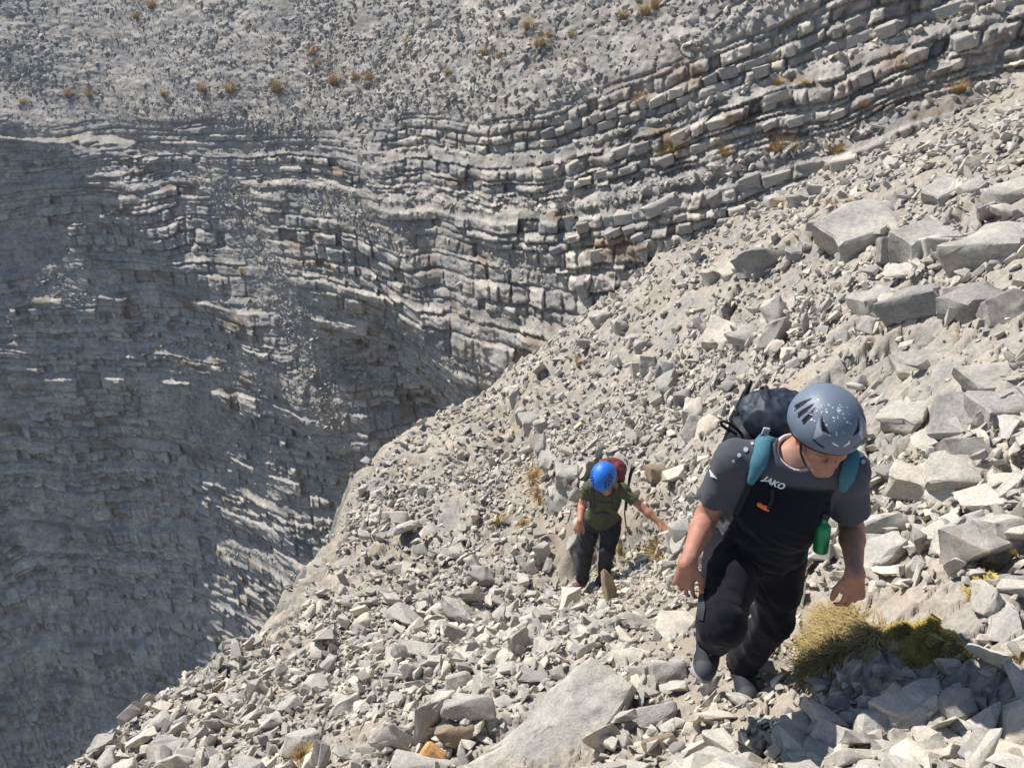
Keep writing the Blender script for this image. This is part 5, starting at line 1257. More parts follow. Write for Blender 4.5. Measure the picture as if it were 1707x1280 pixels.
VENTS = [[(16, 22), (42, 44), (46, 50), (30, 24)], [(-16, 22), (-42, 44), (-46, 50), (-30, 24)],
         [(62, 14), (58, 36), (66, 50), (70, 18)], [(-62, 14), (-58, 36), (-66, 50), (-70, 18)], [(80, 12), (74, 34), (80, 52), (88, 18)], [(-80, 12), (-74, 34), (-80, 52), (-88, 18)],
         [(100, 10), (94, 34), (102, 50), (110, 14)], [(-100, 10), (-94, 34), (-102, 50), (-110, 14)],
         [(20, -1), (38, 4), (38, 6.5), (20, 2)], [(-20, -1), (-38, 4), (-38, 6.5), (-20, 2)]]
PANELS = [[(28, 20), (46, 40), (40, 20), (38, 7)], [(-28, 20), (-46, 40), (-40, 20), (-38, 7)]]
EMBLEM = [[(2, 7.5), (4.2, 10.0), (11.5, 17), (11.0, 11.0)], [(-2, 7.5), (-4.2, 10.0), (-13, 13.5), (-11.0, 10.0)]]
def build_helmet(name, c, B, s, mat, base, label, vents=VENTS, panels=PANELS, emblem=EMBLEM, chips=0, panel_col=(0.32, 0.35, 0.40), vox=0.003):
    fd = helmet_field(c, B, s, vox)
    X, Y, Z = fd.ax[0][:, None, None], fd.ax[1][None, :, None], fd.ax[2][None, None, :]
    band = np.argwhere(np.abs(fd.F) < 0.03)
    pts_ = fd.lo + fd.h * band; a, e, l, r = helmet_angles(pts_, c, B, s)
    carve = np.zeros(len(band), dtype=bool)
    for p in vents: carve |= in_poly(a, e, p)
    shell = np.linalg.norm(l / np.array((0.117, 0.141, 0.114)), axis=1) > 0.955
    cv = carve & shell
    fd.F[band[cv, 0], band[cv, 1], band[cv, 2]] = np.maximum(fd.F[band[cv, 0], band[cv, 1], band[cv, 2]], 0.004)
    v, f = fd.mesh(); v = relax(v, f, 1, 0.35); a, e, l, r = helmet_angles(v, c, B, s)
    cr = np.tile(np.array(base, float), (len(v), 1))
    er = np.linalg.norm(l / np.array((0.117, 0.141, 0.114)), axis=1)
    for p in panels: cr[in_poly(a, e, p)] = panel_col
    for p in emblem: cr[in_poly(a, e, p)] = (0.78, 0.80, 0.82)
    rgc = np.random.default_rng(77)
    for _ in range(chips):
        a0, e0 = rgc.normal(-8, 28), rgc.uniform(20, 72); ax, ex, an = rgc.uniform(0.4, 1.5), rgc.uniform(0.4, 1.3), rgc.uniform(0, 3.1)
        da, de = (a - a0) * np.cos(np.radians(e0)), e - e0; q = ((da * math.cos(an) + de * math.sin(an)) / (ax * 1.3)) ** 2 + ((-da * math.sin(an) + de * math.cos(an)) / ex) ** 2
        cr[q < 1] = (0.72, 0.72, 0.70)
    dk = np.zeros(len(v), dtype=bool)
    for p in vents: dk |= in_poly(a, e, p)
    cr[dk] = (0.006, 0.006, 0.008)
    cr[(er < 0.93) & (l[:, 2] < 0.09)] = (0.015, 0.015, 0.017)
    o = part(name, v, f, mat, None, loc=tuple(c), attrs={'col': cr}); tag(o, label, 'helmet')
    return o
helm = build_helmet('helmet', hc, HB, 1.0, M['helmet'], (0.135, 0.165, 0.215), 'scuffed blue grey climbing helmet with white paint chips on the man', chips=46)
# dark foam rim under the shell front, chin strap
rim = [hc + np.array((0.106 * math.sin(a), 0.124 * math.cos(a), -0.026 - 0.022 * (1 - math.cos(a)) * 1.2)) @ HB for a in np.linspace(-1.75, 1.75, 40)]
tv, tf = tube_np(rim, 0.0085, 8); part('foam_rim', tv, tf, M['plastic_black'], helm)
W = lambda x, y, z: HC + np.array((x, y, z)) @ HB
for e in (1, -1):
    pth = smooth_path([W(e * 0.088, 0.045, 0.030), W(e * 0.083, 0.040, -0.010), W(e * 0.074, 0.038, -0.05), W(e * 0.052, 0.052, -0.095), W(e * 0.025, 0.062, -0.118), W(0, 0.066, -0.122)], 22)
    nr = np.array([unit((p - W(0, 0.01, -0.04))) for p in pth]); rv, rf = ribbon_np(pth + nr * 0.003, nr, 0.013, 0.003); part('chin_strap', rv, rf, M['strap_black'], helm)
hb = bvh_of(helm)
for i, ch in enumerate('SALEWA'):
    a0 = R_(58 + 1.5 * i); e0 = R_(60 - 4.6 * i)
    dirl = np.array((-math.sin(-a0) * math.cos(e0), math.cos(a0) * math.cos(e0), math.sin(e0))); dw = dirl @ HB
    tan_u = unit(np.array((math.sin(a0) * math.sin(e0), math.cos(a0) * math.sin(e0), -math.cos(e0))) @ HB); tan_r = np.cross(tan_u, dw)
    text_on('shell_lettering', ch, hb, 0, 0, 0.020, tan_u, -np.cross(dw, tan_u) * -1, dw, M['print_grey'], helm, off=0.0012, origin=hc + dw * 0.13)

# --- backpack
bk = -t_f; PB = TB
pc = J['shm'] - t_f * 0.235 - t_up * 0.265
pack = empty('backpack', tuple(pc)); tag(pack, 'black and dark blue hiking backpack with teal shoulder straps on the man', 'backpack')
fd = Field(pc - 0.42, pc + 0.42, 0.0055)
fd.box(pc + np.array((0.01, 0.0, -0.03)) @ PB, (0.165, 0.105, 0.27), PB, 0.07, k=0); fd.ell(pc + np.array((0.01, -0.08, -0.10)) @ PB, (0.13, 0.09, 0.19), PB, k=0.04)
v, f = fd.mesh(); n = vnormals(v, f); v = v + n * fold(v, 521, 8, 9, 0.008)[:, None]; bag = part('main_bag', v, f, M['pack_dark'], pack)
fd = Field(pc - 0.42, pc + 0.42, 0.005)
lid = pc + np.array((0.0, -0.005, 0.275)) @ PB
fd.ell(lid, (0.175, 0.135, 0.075), PB, k=0.0); fd.ell(lid + np.array((0.05, 0.03, 0.03)) @ PB, (0.10, 0.09, 0.055), PB, k=0.03); fd.cut(lid - t_up * 0.05, -t_up, k=0.01)
v, f = fd.mesh(); n = vnormals(v, f); v = v + n * (fold(v, 523, 9, 9, 0.012) + 0.006 * noise3(v[:, 0] * 16, v[:, 1] * 16, v[:, 2] * 16, 525))[:, None]; lidp = part('lid', v, f, M['pack_blue'], pack)
for x in (0.09, -0.09):
    pth = smooth_path([pc + np.array((x, 0.125, 0.20)) @ PB, pc + np.array((x, 0.12, 0.30)) @ PB, pc + np.array((x, 0.03, 0.365)) @ PB, pc + np.array((x, -0.10, 0.35)) @ PB, pc + np.array((x, -0.15, 0.22)) @ PB], 20)
    nr = np.array([unit(p - (pc + np.array((x, -0.01, 0.2)) @ PB)) for p in pth]); rv, rf = ribbon_np(pth, nr, 0.02, 0.004); st = part('compression_strap', rv, rf, M['strap_black'], lidp)
    b0 = pth[4]; fdk = Field(b0 - 0.04, b0 + 0.04, 0.003); fdk.box(b0 + nr[4] * 0.006, (0.013, 0.006, 0.02), PB, 0.004, k=0); bv_, bf_ = fdk.mesh(); part('buckle', bv_, bf_, M['print_grey'], lidp)
lp = smooth_path([pc + np.array(q) @ PB for q in ((0.155, 0.06, 0.22), (0.21, 0.07, 0.27), (0.245, 0.06, 0.27), (0.235, 0.05, 0.235), (0.16, 0.05, 0.20))], 24)
tv, tf = tube_np(lp, 0.006, 8); part('webbing_loop', tv, tf, M['strap_black'], pack)
# folded trekking poles along the side of the pack
for k, (dx, tilt) in enumerate(((0.0, 0.0), (0.022, 0.03))):
    b0 = pc + np.array((0.175 + dx, 0.0, -0.05)) @ PB; topp = np.array(P(1252 - 7 * k, 634 + 12 * k, 3.06 + 0.02 * k)); q = b0 + (topp - b0) * 0.80; g = b0 + (topp - b0) * 0.62
    tv, tf = tube_np(smooth_path([b0, g, q, topp], 14), [0.008] * 8 + [0.011, 0.012, 0.012, 0.011, 0.010, 0.007], 10); part('pole', tv, tf, M['plastic_black'], pack)
    fdk = Field(g - 0.05, g + 0.05, 0.003); fdk.cap(g, g + unit(q - g) * 0.035, 0.019, 0.015, k=0); bv_, bf_ = fdk.mesh(); part('pole_clamp', bv_, bf_, M['plastic_black'], pack)
# shoulder straps pressed over the shoulders
def strap(pix, over, width, name, mat, thick=0.011, extra=()):
    pts_, nr = [], []
    for (u, v_) in pix:
        h, nn = cam_cast(sb, u, v_)
        if h is None: continue
        if nn @ ray(u, v_) > 0: nn = -nn
        pts_.append(h); nr.append(nn)
    pts_ = [np.array(o) for o in over] + pts_; nr = [unit(t_up - 0.5 * t_f), unit(t_up)][:len(over)] + nr
    if len(pts_) < 2: return None
    a = smooth_path(np.concatenate([np.array(pts_), np.array(nr)], 1), 26)
    # lie on the cloth
    out = []
    for q in a:
        hh = sb.find_nearest(Vector(q[:3])); nn = unit(q[3:])
        out.append(np.array(hh[0]) + nn * 0.004)
    rv, rf = ribbon_np(np.array(out), a[:, 3:], np.linspace(1, 1, 26) * width * np.where(np.arange(26) > 20, 1 - (np.arange(26) - 20) * (0.11 if width > 0.04 else 0), 1), thick)
    return part(name, rv, rf, mat, pack)
s1 = strap([(1271, 716), (1273, 735), (1270, 757), (1262, 780), (1251, 803)], [J['shm'] + t_r * 0.10 + t_up * 0.04 - t_f * 0.10, J['shm'] + t_r * 0.10 + t_up * 0.085 - t_f * 0.03], 0.058, 'shoulder_strap', M['strap_teal'])
s2 = strap([(1418, 752), (1416, 775), (1411, 795), (1404, 815)], [J['shm'] - t_r * 0.10 + t_up * 0.04 - t_f * 0.10, J['shm'] - t_r * 0.10 + t_up * 0.085 - t_f * 0.03], 0.055, 'shoulder_strap', M['strap_teal'])
strap([(1251, 803), (1240, 830), (1228, 858)], [], 0.022, 'adjuster_webbing', M['strap_black'], 0.003)
strap([(1290, 708), (1305, 712), (1320, 716)], [], 0.035, 'yoke_pad', M['strap_grey'], 0.010)
strap([(1288, 815), (1287, 832), (1280, 848), (1268, 842)], [], 0.012, 'chest_webbing', M['strap_black'], 0.003)
# orange whistle buckle hanging on the chest
c0, n0 = cam_cast(sb, 1272, 845)
wd = unit(P(1282, 851, 2.9) - P(1263, 838, 2.9)); fdk = Field(c0 - 0.05, c0 + 0.05, 0.0022)
fdk.cap(c0 - wd * 0.016 - ray(1272, 845) * 0.007, c0 + wd * 0.010 - ray(1272, 845) * 0.007, 0.0085, 0.0065, k=0.0); fdk.cap(c0 + wd * 0.006 - ray(1272, 845) * 0.007, c0 + wd * 0.022 - ray(1272, 845) * 0.007, 0.006, 0.004, k=0.004); fdk.cap(c0 + np.array((0, 0, 0.006)) - ray(1272, 845) * 0.008, c0 + wd * 0.013 + np.array((0.002, 0, 0.012)) - ray(1272, 845) * 0.008, 0.0032, 0.003, k=0.002)
bv_, bf_ = fdk.mesh(); part('whistle_buckle', bv_, bf_, M['plastic_orange'], pack)
# --- green bottle hanging at the hip
bt = P(1374, 862, 2.80); ax = unit(P(1368, 915, 2.84) - bt); bl = 0.155
bot = empty('bottle', tuple(bt + ax * bl)); tag(bot, 'green metal water bottle hanging at the man\'s left hip', 'bottle')
sx = unit(np.cross(ax, (0, 1, 0))); sy = np.cross(ax, sx)
def lathe(prof, mat, name, parent, seg=28):
    V = []; 
    for (r, y) in [(a * 0.84, b * 0.9) for a, b in prof]:
        for k in range(seg): a = 2 * math.pi * k / seg; V.append(bt + ax * y + sx * r * math.cos(a) + sy * r * math.sin(a))
    Fq = [[i * seg + k, i * seg + (k + 1) % seg, (i + 1) * seg + (k + 1) % seg, (i + 1) * seg + k] for i in range(len(prof) - 1) for k in range(seg)]
    return part(name, np.array(V), np.array(Fq), mat, parent)
lathe([(0.0005, 0.0), (0.012, 0.0), (0.0125, 0.004), (0.0125, 0.018), (0.015, 0.024), (0.024, 0.030), (0.031, 0.040), (0.0325, 0.048), (0.0310, 0.051), (0.0325, 0.054), (0.0325, 0.145), (0.030, 0.152), (0.024, 0.155), (0.0005, 0.153)], M['green'], 'flask', bot)
lathe([(0.0005, -0.022), (0.011, -0.022), (0.0155, -0.018), (0.0155, 0.004), (0.0135, 0.006), (0.0005, 0.006)], M['plastic_black'], 'cap', bot)
tv, tf = tube_np(smooth_path([bt - ax * 0.02, bt - ax * 0.045 + sx * 0.02, bt - ax * 0.05 - sx * 0.01, bt - ax * 0.02], 16), 0.003, 6); part('hanging_loop', tv, tf, M['strap_black'], bot)
# ------------------------------------------------------------------ the woman behind
WS = 0.93
K = {k: P(*a) for k, a in dict(rhip=(985, 868, 7.78), lhip=(1020, 870, 7.76), rknee=(976, 918, 7.90), rank=(971, 965, 8.10), rtoe=(953, 981, 7.98), lknee=(1013, 915, 7.72), lank=(1007, 953, 8.02), ltoe=(998, 968, 7.88),
     rsh=(983, 812, 7.42), lsh=(1038, 817, 7.40), relb=(970, 842, 7.50), rwr=(967, 868, 7.36), lelb=(1072, 847, 7.34), lwr=(1101, 872, 7.26)).items()}
K['pel'] = 0.5 * (K['rhip'] + K['lhip']) + np.array((0, 0, 0.04)); K['shm'] = 0.5 * (K['rsh'] + K['lsh'])
w_up = unit(K['shm'] - K['pel']); w_r = unit(K['rsh'] - K['lsh']); w_f = unit(np.cross(w_up, w_r)); w_r = np.cross(w_f, w_up); WB = np.stack([w_r, w_f, w_up])
WH = head_basis(-0.35, 0.80, -0.10); WC = P(1007, 798, 7.28)
woman = empty('person', tuple(hit(966, 986))); tag(woman, 'woman in olive t-shirt and dark trousers steadying herself with one hand on a boulder', 'person')
fd = Field((0.35, 5.2, -5.55), (1.75, 7.05, -3.70), 0.0085)
add_head(fd, WC, WH, WS)
fd.cap(WC + np.array((0, -0.03, -0.06)) @ WH, K['shm'] + w_up * 0.03, 0.045, 0.052, k=0.03)
fd.cap(K['rsh'], K['lsh'], 0.042, 0.042, k=0.04); fd.cap(K['shm'] - w_up * 0.05, K['pel'], 0.085, 0.10, k=0.05)
for s in 'rl':
    fd.cap(K['pel'], K[s + 'hip'], 0.08, 0.07, k=0.04); fd.cap(K[s + 'hip'], K[s + 'knee'], 0.062, 0.046, k=0.03); fd.cap(K[s + 'knee'], K[s + 'ank'], 0.044, 0.032, k=0.03); fd.cap(K[s + 'ank'] - np.array((0, 0, 0.03)), K[s + 'toe'] - np.array((0, 0, 0.05)), 0.02, 0.016, k=0.01)
    sh, el, wr = K[s + 'sh'], K[s + 'elb'], K[s + 'wr']
    fd.cap(sh, el, 0.043, 0.037, k=0.03); m1 = el + (wr - el) * 0.3; fd.cap(el, m1, 0.036, 0.038, k=0.02); fd.cap(m1, wr, 0.038, 0.025, k=0.02)
add_hand(fd, K['rwr'], (-0.30, -0.25, -0.9), (-0.6, -0.75, 0.1), (-0.4, -0.7, 0.0), 1.0, curl=(0.2, 0.3, 0.25), spread=0.2)
add_hand(fd, K['lwr'], unit(P(1112, 884, 7.22) - K['lwr']), (0.3, -0.6, 0.75), (-0.5, -0.7, -0.3), 0.98, curl=(0.25, 0.35, 0.3), spread=0.2)
v, f = fd.mesh(); v = relax(v, f, 1, 0.4)
part('body', v, f, M['skin'], woman, attrs={'col': skin_colors(v, WC, WH, WS, (0.43, 0.215, 0.14))})
OL = (0.080, 0.084, 0.046)
M['olive'] = simple_mat('olive_jersey', OL, 0.85, 0.2, 0.12, 60, bump=0.2, bump_scale=500)
M['trouser2'] = simple_mat('slate_trouser_fabric', (0.022, 0.024, 0.031), 0.7, 0.3, 0.12, 60, bump=0.2, bump_scale=500)
A2 = lambda x, y, z: K['pel'] + np.array((x, y, z)) @ WB
H2 = np.linalg.norm(K['shm'] - K['pel'])
fd = Field(np.minimum(K['pel'], K['shm']) - 0.42, np.maximum(K['pel'], K['shm']) + 0.42, 0.0065)
fd.ell(A2(0, 0.01, 0.02), (0.165, 0.120, 0.13), WB, k=0.05); fd.ell(A2(0, 0.02, 0.17), (0.145, 0.112, 0.19), WB, k=0.06); fd.ell(A2(0, 0.02, H2 - 0.13), (0.155, 0.112, 0.16), WB, k=0.06)
for e in (-1, 1): fd.ell(A2(e * 0.07, 0.09, H2 - 0.15), (0.06, 0.055, 0.06), WB, k=0.04)
fd.cap(K['rsh'], K['lsh'], 0.060, 0.060, k=0.05)
for s, q in (('r', 0.62), ('l', 0.60)):
    sh, el = K[s + 'sh'], K[s + 'elb']; d = unit(el - sh); e2 = sh + (el - sh) * q
    fd.cap(sh, sh + (el - sh) * 0.95, 0.056, 0.058, k=0.03)
    e3 = sh + (el - sh) * 1.5; sl, X, Y, Z = fd.window(np.minimum(e2, e3) - 0.08, np.maximum(e2, e3) + 0.08)
    pd = (X - e2[0]) * d[0] + (Y - e2[1]) * d[1] + (Z - e2[2]) * d[2]; rd = np.sqrt(np.maximum((X - e2[0]) ** 2 + (Y - e2[1]) ** 2 + (Z - e2[2]) ** 2 - pd * pd, 0))
    fd.F[sl] = np.where(rd < 0.075, np.maximum(fd.F[sl], pd), fd.F[sl]); fd.cap(e2 - d * 0.03, e2 + d * 0.1, 0.046, 0.048, k=0.004, op='sub')
fd.cap(K['shm'] + w_up * 0.02 + w_f * 0.03, K['shm'] + w_up * 0.2 + w_f * 0.08, 0.060, 0.09, k=0.012, op='sub'); fd.cut(A2(0, 0, -0.08), -w_up, k=0.01)
v, f = fd.mesh(); v = relax(v, f, 1, 0.5); n = vnormals(v, f); v = v + n * (fold(v, 541, 8, 12, 0.007))[:, None]
wshirt = part('shirt', v, f, M['olive'], woman); wb = bvh_of(wshirt)
fd = Field((0.35, 5.6, -5.50), (1.45, 7.05, -4.30), 0.0068)
fd.ell(A2(0, 0, -0.03), (0.158, 0.120, 0.12), WB, k=0.05)
for s in 'rl':
    hp, kn, an = K[s + 'hip'], K[s + 'knee'], K[s + 'ank']
    fd.cap(hp, hp + (kn - hp) * 0.5, 0.098, 0.088, k=0.035); fd.cap(hp + (kn - hp) * 0.5, kn, 0.088, 0.074, k=0.03); fd.cap(kn, kn + (an - kn) * 0.96, 0.073, 0.064, k=0.03)
    d = unit(an - kn); a3 = kn + (an - kn) * 1.0; fd.cut(a3, d, box=(a3 - 0.11, a3 + 0.11)); fd.cap(a3 - d * 0.04, a3 + d * 0.1, 0.054, 0.054, k=0.005, op='sub')
v, f = fd.mesh(); v = relax(v, f, 1, 0.5); n = vnormals(v, f); v = v + n * fold(v, 551, 6, 10, 0.010)[:, None]
part('trousers', v, f, M['trouser2'], woman)
shoe(K['rank'], K['rtoe'], (-0.1, -0.3, 1), woman, main=(0.085, 0.075, 0.085), sole=(0.05, 0.05, 0.06), s=0.92, accent=(0.20, 0.045, 0.075))
shoe(K['lank'], K['ltoe'], (0, -0.3, 1), woman, main=(0.085, 0.075, 0.085), sole=(0.05, 0.05, 0.06), s=0.92, accent=(0.20, 0.045, 0.075))
# hair hanging on her left side
M['hair'] = simple_mat('brown_hair', (0.20, 0.115, 0.055), 0.5, 0.4, 0.5, 40, bump=0.6, bump_scale=160)
W2 = lambda x, y, z: WC + (np.array((x, y, z)) * WS) @ WH
fd = Field(WC - 0.26, WC + 0.26, 0.005)
fd.ell(W2(0, -0.015, 0.03), np.array((0.083, 0.100, 0.092)) * WS, WH, k=0.0)
fd.cap(W2(-0.070, 0.0, 0.0), W2(-0.085, 0.02, -0.13), 0.030, 0.026, k=0.02); fd.cap(W2(-0.085, 0.02, -0.13), W2(-0.075, 0.05, -0.19), 0.026, 0.012, k=0.02); fd.cap(W2(-0.05, -0.06, -0.02), W2(-0.065, -0.05, -0.14), 0.04, 0.03, k=0.03); fd.cap(W2(0.05, -0.06, -0.02), W2(0.05, -0.06, -0.11), 0.035, 0.03, k=0.03)
fd.ell(W2(0.005, 0.085, -0.05), np.array((0.062, 0.07, 0.085)) * WS, WH, k=0.01, op='sub')
v, f = fd.mesh(); n = vnormals(v, f); l = (v - WC) @ WH.T
v = v + n * (0.006 * noise3(l[:, 0] * 90, l[:, 1] * 90, l[:, 2] * 8, 561))[:, None]; part('hair', v, f, M['hair'], woman)
# helmet
wc_ = WC + np.array((0, -0.008, 0.056)) @ WH * WS
WV = []
for e in (1, -1):
    for i in range(4):
        a0 = 22 + 19 * i
        WV.append([(e * a0, 16), (e * (a0 + 14), 16), (e * (a0 + 12), 44)]); WV.append([(e * (a0 + 13), 48), (e * (a0 + 19), 22), (e * (a0 + 26), 48)])
M['helmet_blue'] = simple_mat('blue_helmet_shell', (0.02, 0.17, 0.60), 0.5, 0.4, 0.08, 20, vcol='col')
wh = build_helmet('helmet', wc_, WH, 0.98, M['helmet_blue'], (0.012, 0.155, 0.60), 'bright blue vented climbing helmet on the woman', vents=WV, panels=[], emblem=[[(-60, 8), (-52, 8), (-52, 14), (-60, 14)]], chips=0, vox=0.0055)
for e in (1, -1):
    pth = smooth_path([W2(e * 0.085, 0.04, 0.02), W2(e * 0.074, 0.038, -0.05), W2(e * 0.03, 0.06, -0.115), W2(0, 0.066, -0.122)], 14)
    nr = np.array([unit(p - W2(0, 0.01, -0.04)) for p in pth]); rv, rf = ribbon_np(pth + nr * 0.003, nr, 0.013, 0.003); part('chin_strap', rv, rf, M['strap_black'], wh)
# rucksack
M['maroon'] = simple_mat('maroon_ripstop', (0.13, 0.022, 0.030), 0.6, 0.35, 0.2, 50, bump=0.3, bump_scale=300)
c2 = K['shm'] - w_f * 0.195 - w_up * 0.21
wp = empty('backpack', tuple(c2)); tag(wp, 'maroon rucksack with grey harness worn by the woman', 'backpack')
fd = Field(c2 - 0.42, c2 + 0.42, 0.008)
fd.box(c2 + np.array((-0.02, 0, -0.02)) @ WB, (0.155, 0.10, 0.26), WB, 0.07, k=0); fd.ell(c2 + np.array((-0.02, -0.07, -0.08)) @ WB, (0.12, 0.08, 0.17), WB, k=0.04)
v, f = fd.mesh(); n = vnormals(v, f); v = v + n * fold(v, 571, 8, 9, 0.009)[:, None]; part('main_bag', v, f, M['maroon'], wp)
fd = Field(c2 - 0.42, c2 + 0.42, 0.008); lid = c2 + np.array((-0.04, 0.0, 0.265)) @ WB; fd.ell(lid, (0.15, 0.12, 0.07), WB, k=0)
v, f = fd.mesh(); n = vnormals(v, f); v = v + n * fold(v, 573, 9, 9, 0.012)[:, None]; part('lid', v, f, M['maroon'], wp)
def strap2(pix, width, name, mat, thick=0.010, over=()):
    pts_, nr = [np.array(o) for o in over], [unit(w_up)] * len(over)
    for (u, v_) in pix:
        h, nn = cam_cast(wb, u, v_)
        if h is None: continue
        if nn @ ray(u, v_) > 0: nn = -nn
        pts_.append(h); nr.append(nn)
    if len(pts_) < 2: return
    a = smooth_path(np.concatenate([np.array(pts_), np.array(nr)], 1), 20)
    out = np.array([np.array(wb.find_nearest(Vector(q[:3]))[0]) + unit(q[3:]) * 0.004 for q in a])
    rv, rf = ribbon_np(out, a[:, 3:], width, thick); part(name, rv, rf, mat, wp)
strap2([(986, 812), (986, 822), (987, 834), (990, 846)], 0.048, 'shoulder_strap', M['strap_grey'], over=[K['shm'] + w_r * 0.09 + w_up * 0.07 - w_f * 0.03])
strap2([(1027, 815), (1025, 826), (1024, 838), (1026, 850)], 0.048, 'shoulder_strap', M['strap_grey'], over=[K['shm'] - w_r * 0.09 + w_up * 0.07 - w_f * 0.03])
strap2([(987, 834), (1000, 837), (1012, 838), (1024, 837)], 0.020, 'chest_strap', M['strap_grey'], 0.005)
strap2([(979, 846), (990, 853), (1003, 857), (1018, 857), (1032, 851)], 0.048, 'hip_belt', M['strap_grey'], 0.010)
strap2([(1012, 858), (1009, 868), (1005, 880)], 0.018, 'belt_webbing', M['strap_grey'], 0.004)
c0, n0 = cam_cast(wb, 1003, 856)
if c0 is not None:
    fdk = Field(c0 - 0.06, c0 + 0.06, 0.005); fdk.box(c0 - unit(ray(1003, 856)) * 0.02, (0.032, 0.010, 0.018), WB, 0.006, k=0); bv_, bf_ = fdk.mesh(); part('buckle', bv_, bf_, M['strap_grey'], wp)
tv, tf = tube_np(smooth_path([P(1057, 777, 7.55), P(1053, 782, 7.55), P(1049, 800, 7.57), P(1046, 830, 7.62), P(1043, 850, 7.66)], 16), [0.022, 0.02, 0.018, 0.017, 0.016, 0.015] + [0.011] * 10, 8); part('pole', tv, tf, M['plastic_black'], wp)
tv, tf = tube_np(smooth_path([P(1040, 815, 7.45), P(1043, 835, 7.5), P(1041, 855, 7.52), P(1044, 880, 7.56)], 14), 0.007, 6); part('loose_strap', tv, tf, M['strap_black'], wp)
# ------------------------------------------------------------------ dry grass and moss cushions
def grass_mat(name, c0, c1, c2):
    m, nt, b = new_mat(name); L = nt.links
    t = attr(nt, 'tip'); c = ramp(nt, t, [(0.0, c0), (0.45, c1), (1.0, c2)])
    rn = attr(nt, 'rnd'); c = mix(nt, 0.6, c, ramp(nt, rn, [(0, (0.3, 0.3, 0.3)), (1, (0.68, 0.66, 0.6))]), 'OVERLAY')
    L.new(c, b.inputs['Base Color']); b.inputs['Roughness'].default_value = 0.75; b.inputs['Specular IOR Level'].default_value = 0.2
    return m
M['dry_grass'] = grass_mat('dry_golden_grass', (0.22, 0.14, 0.05), (0.46, 0.31, 0.10), (0.66, 0.48, 0.20))
M['green_grass'] = grass_mat('yellow_green_grass', (0.12, 0.10, 0.03), (0.30, 0.25, 0.075), (0.46, 0.38, 0.15))
M['clump_grass'] = grass_mat('straw_green_grass', (0.10, 0.08, 0.033), (0.26, 0.20, 0.08), (0.48, 0.365, 0.165))
M['moss'] = grass_mat('moss_leaves', (0.18, 0.135, 0.04), (0.37, 0.285, 0.08), (0.54, 0.43, 0.145))
def tuft_mesh(name, seed, nb=150, spread=0.55, height=1.0, droop=0.5, width=0.022, lean=(0, 0)):
    rg_ = np.random.default_rng(seed); V, Fq, tip, rn = [], [], [], []
    for _ in range(nb):
        a = rg_.uniform(0, 6.283); r0 = 0.22 * math.sqrt(rg_.random()); b0 = np.array((r0 * math.cos(a), r0 * math.sin(a), -0.05))
        a2 = a + rg_.normal(0, 0.5); out = rg_.uniform(0.15, 1) * spread; h_ = height * rg_.uniform(0.5, 1.0); w = width * rg_.uniform(0.7, 1.3)
        dirh = np.array((math.cos(a2), math.sin(a2), 0)); sd_ = np.array((-dirh[1], dirh[0], 0)); q = rg_.random(); base = len(V)
        for k, s in enumerate((0, 0.35, 0.7, 1.0)):
            p = b0 + dirh * out * s ** 1.6 + np.array((lean[0], lean[1], 0)) * s * s + np.array((0, 0, h_ * (s - droop * 0.5 * s * s * out / max(spread, 0.01) * 1.4)))
            ww = w * (1 - s * 0.9)
            V += [p - sd_ * ww * 0.5, p + sd_ * ww * 0.5]; tip += [s, s]; rn += [q, q]
            if k: Fq.append([base + 2 * k - 2, base + 2 * k - 1, base + 2 * k + 1, base + 2 * k])
    me = mesh_np(name, np.array(V), np.array(Fq), False); fattr(me, 'tip', np.array(tip)); fattr(me, 'rnd', np.array(rn)); return me
tufts = [tuft_mesh('grass_tuft', 700 + k, 170, 0.55 + 0.1 * (k % 3), 0.85, 0.8) for k in range(6)]
for t in tufts: t.materials.append(M['dry_grass'])
gtufts = [tuft_mesh('grass_tuft', 720 + k, 230, 0.65, 0.8, 0.9) for k in range(3)]
for t in gtufts: t.materials.append(M['green_grass'])
def hit_cliff(u, v):
    d = ray(u, v); t = np.linspace(8, 70, 6000); p = d[None] * t[:, None]
    td = np.degrees(np.arctan2(p[:, 0], p[:, 1])); rr = np.hypot(p[:, 0], p[:, 1])
    b = rr > wall_radius(td, p[:, 2])[0]; k = int(np.argmax(b)) if b.any() else len(t) - 1
    return Vector(p[k])
rgt = np.random.default_rng(61)
def put_tuft(u, v, px, where, label, group, green=False, stretch=1.0):
    p = hit(u, v) if where == 'h' else hit_cliff(u, v)
    dd = p.y * CP - p.z * SP; size = (1.35 if where == 'h' else 1.75) * px / FPX * dd
    o = bpy.data.objects.new('grass_tuft', (gtufts if green else tufts)[rgt.integers(0, 3 if green else 6)]); col.objects.link(o)
    o.location = p + Vector((0, 0, -0.05 * size)); o.rotation_euler = (rgt.normal(0, 0.15), rgt.normal(0, 0.15), rgt.uniform(0, 6.28)); o.scale = (size * 0.85 * stretch, size * 0.85, size * 0.8)
    tag(o, label, 'grass', group)
G1 = 'grass tufts on the near slope'; G2 = 'grass tufts on the gully wall'
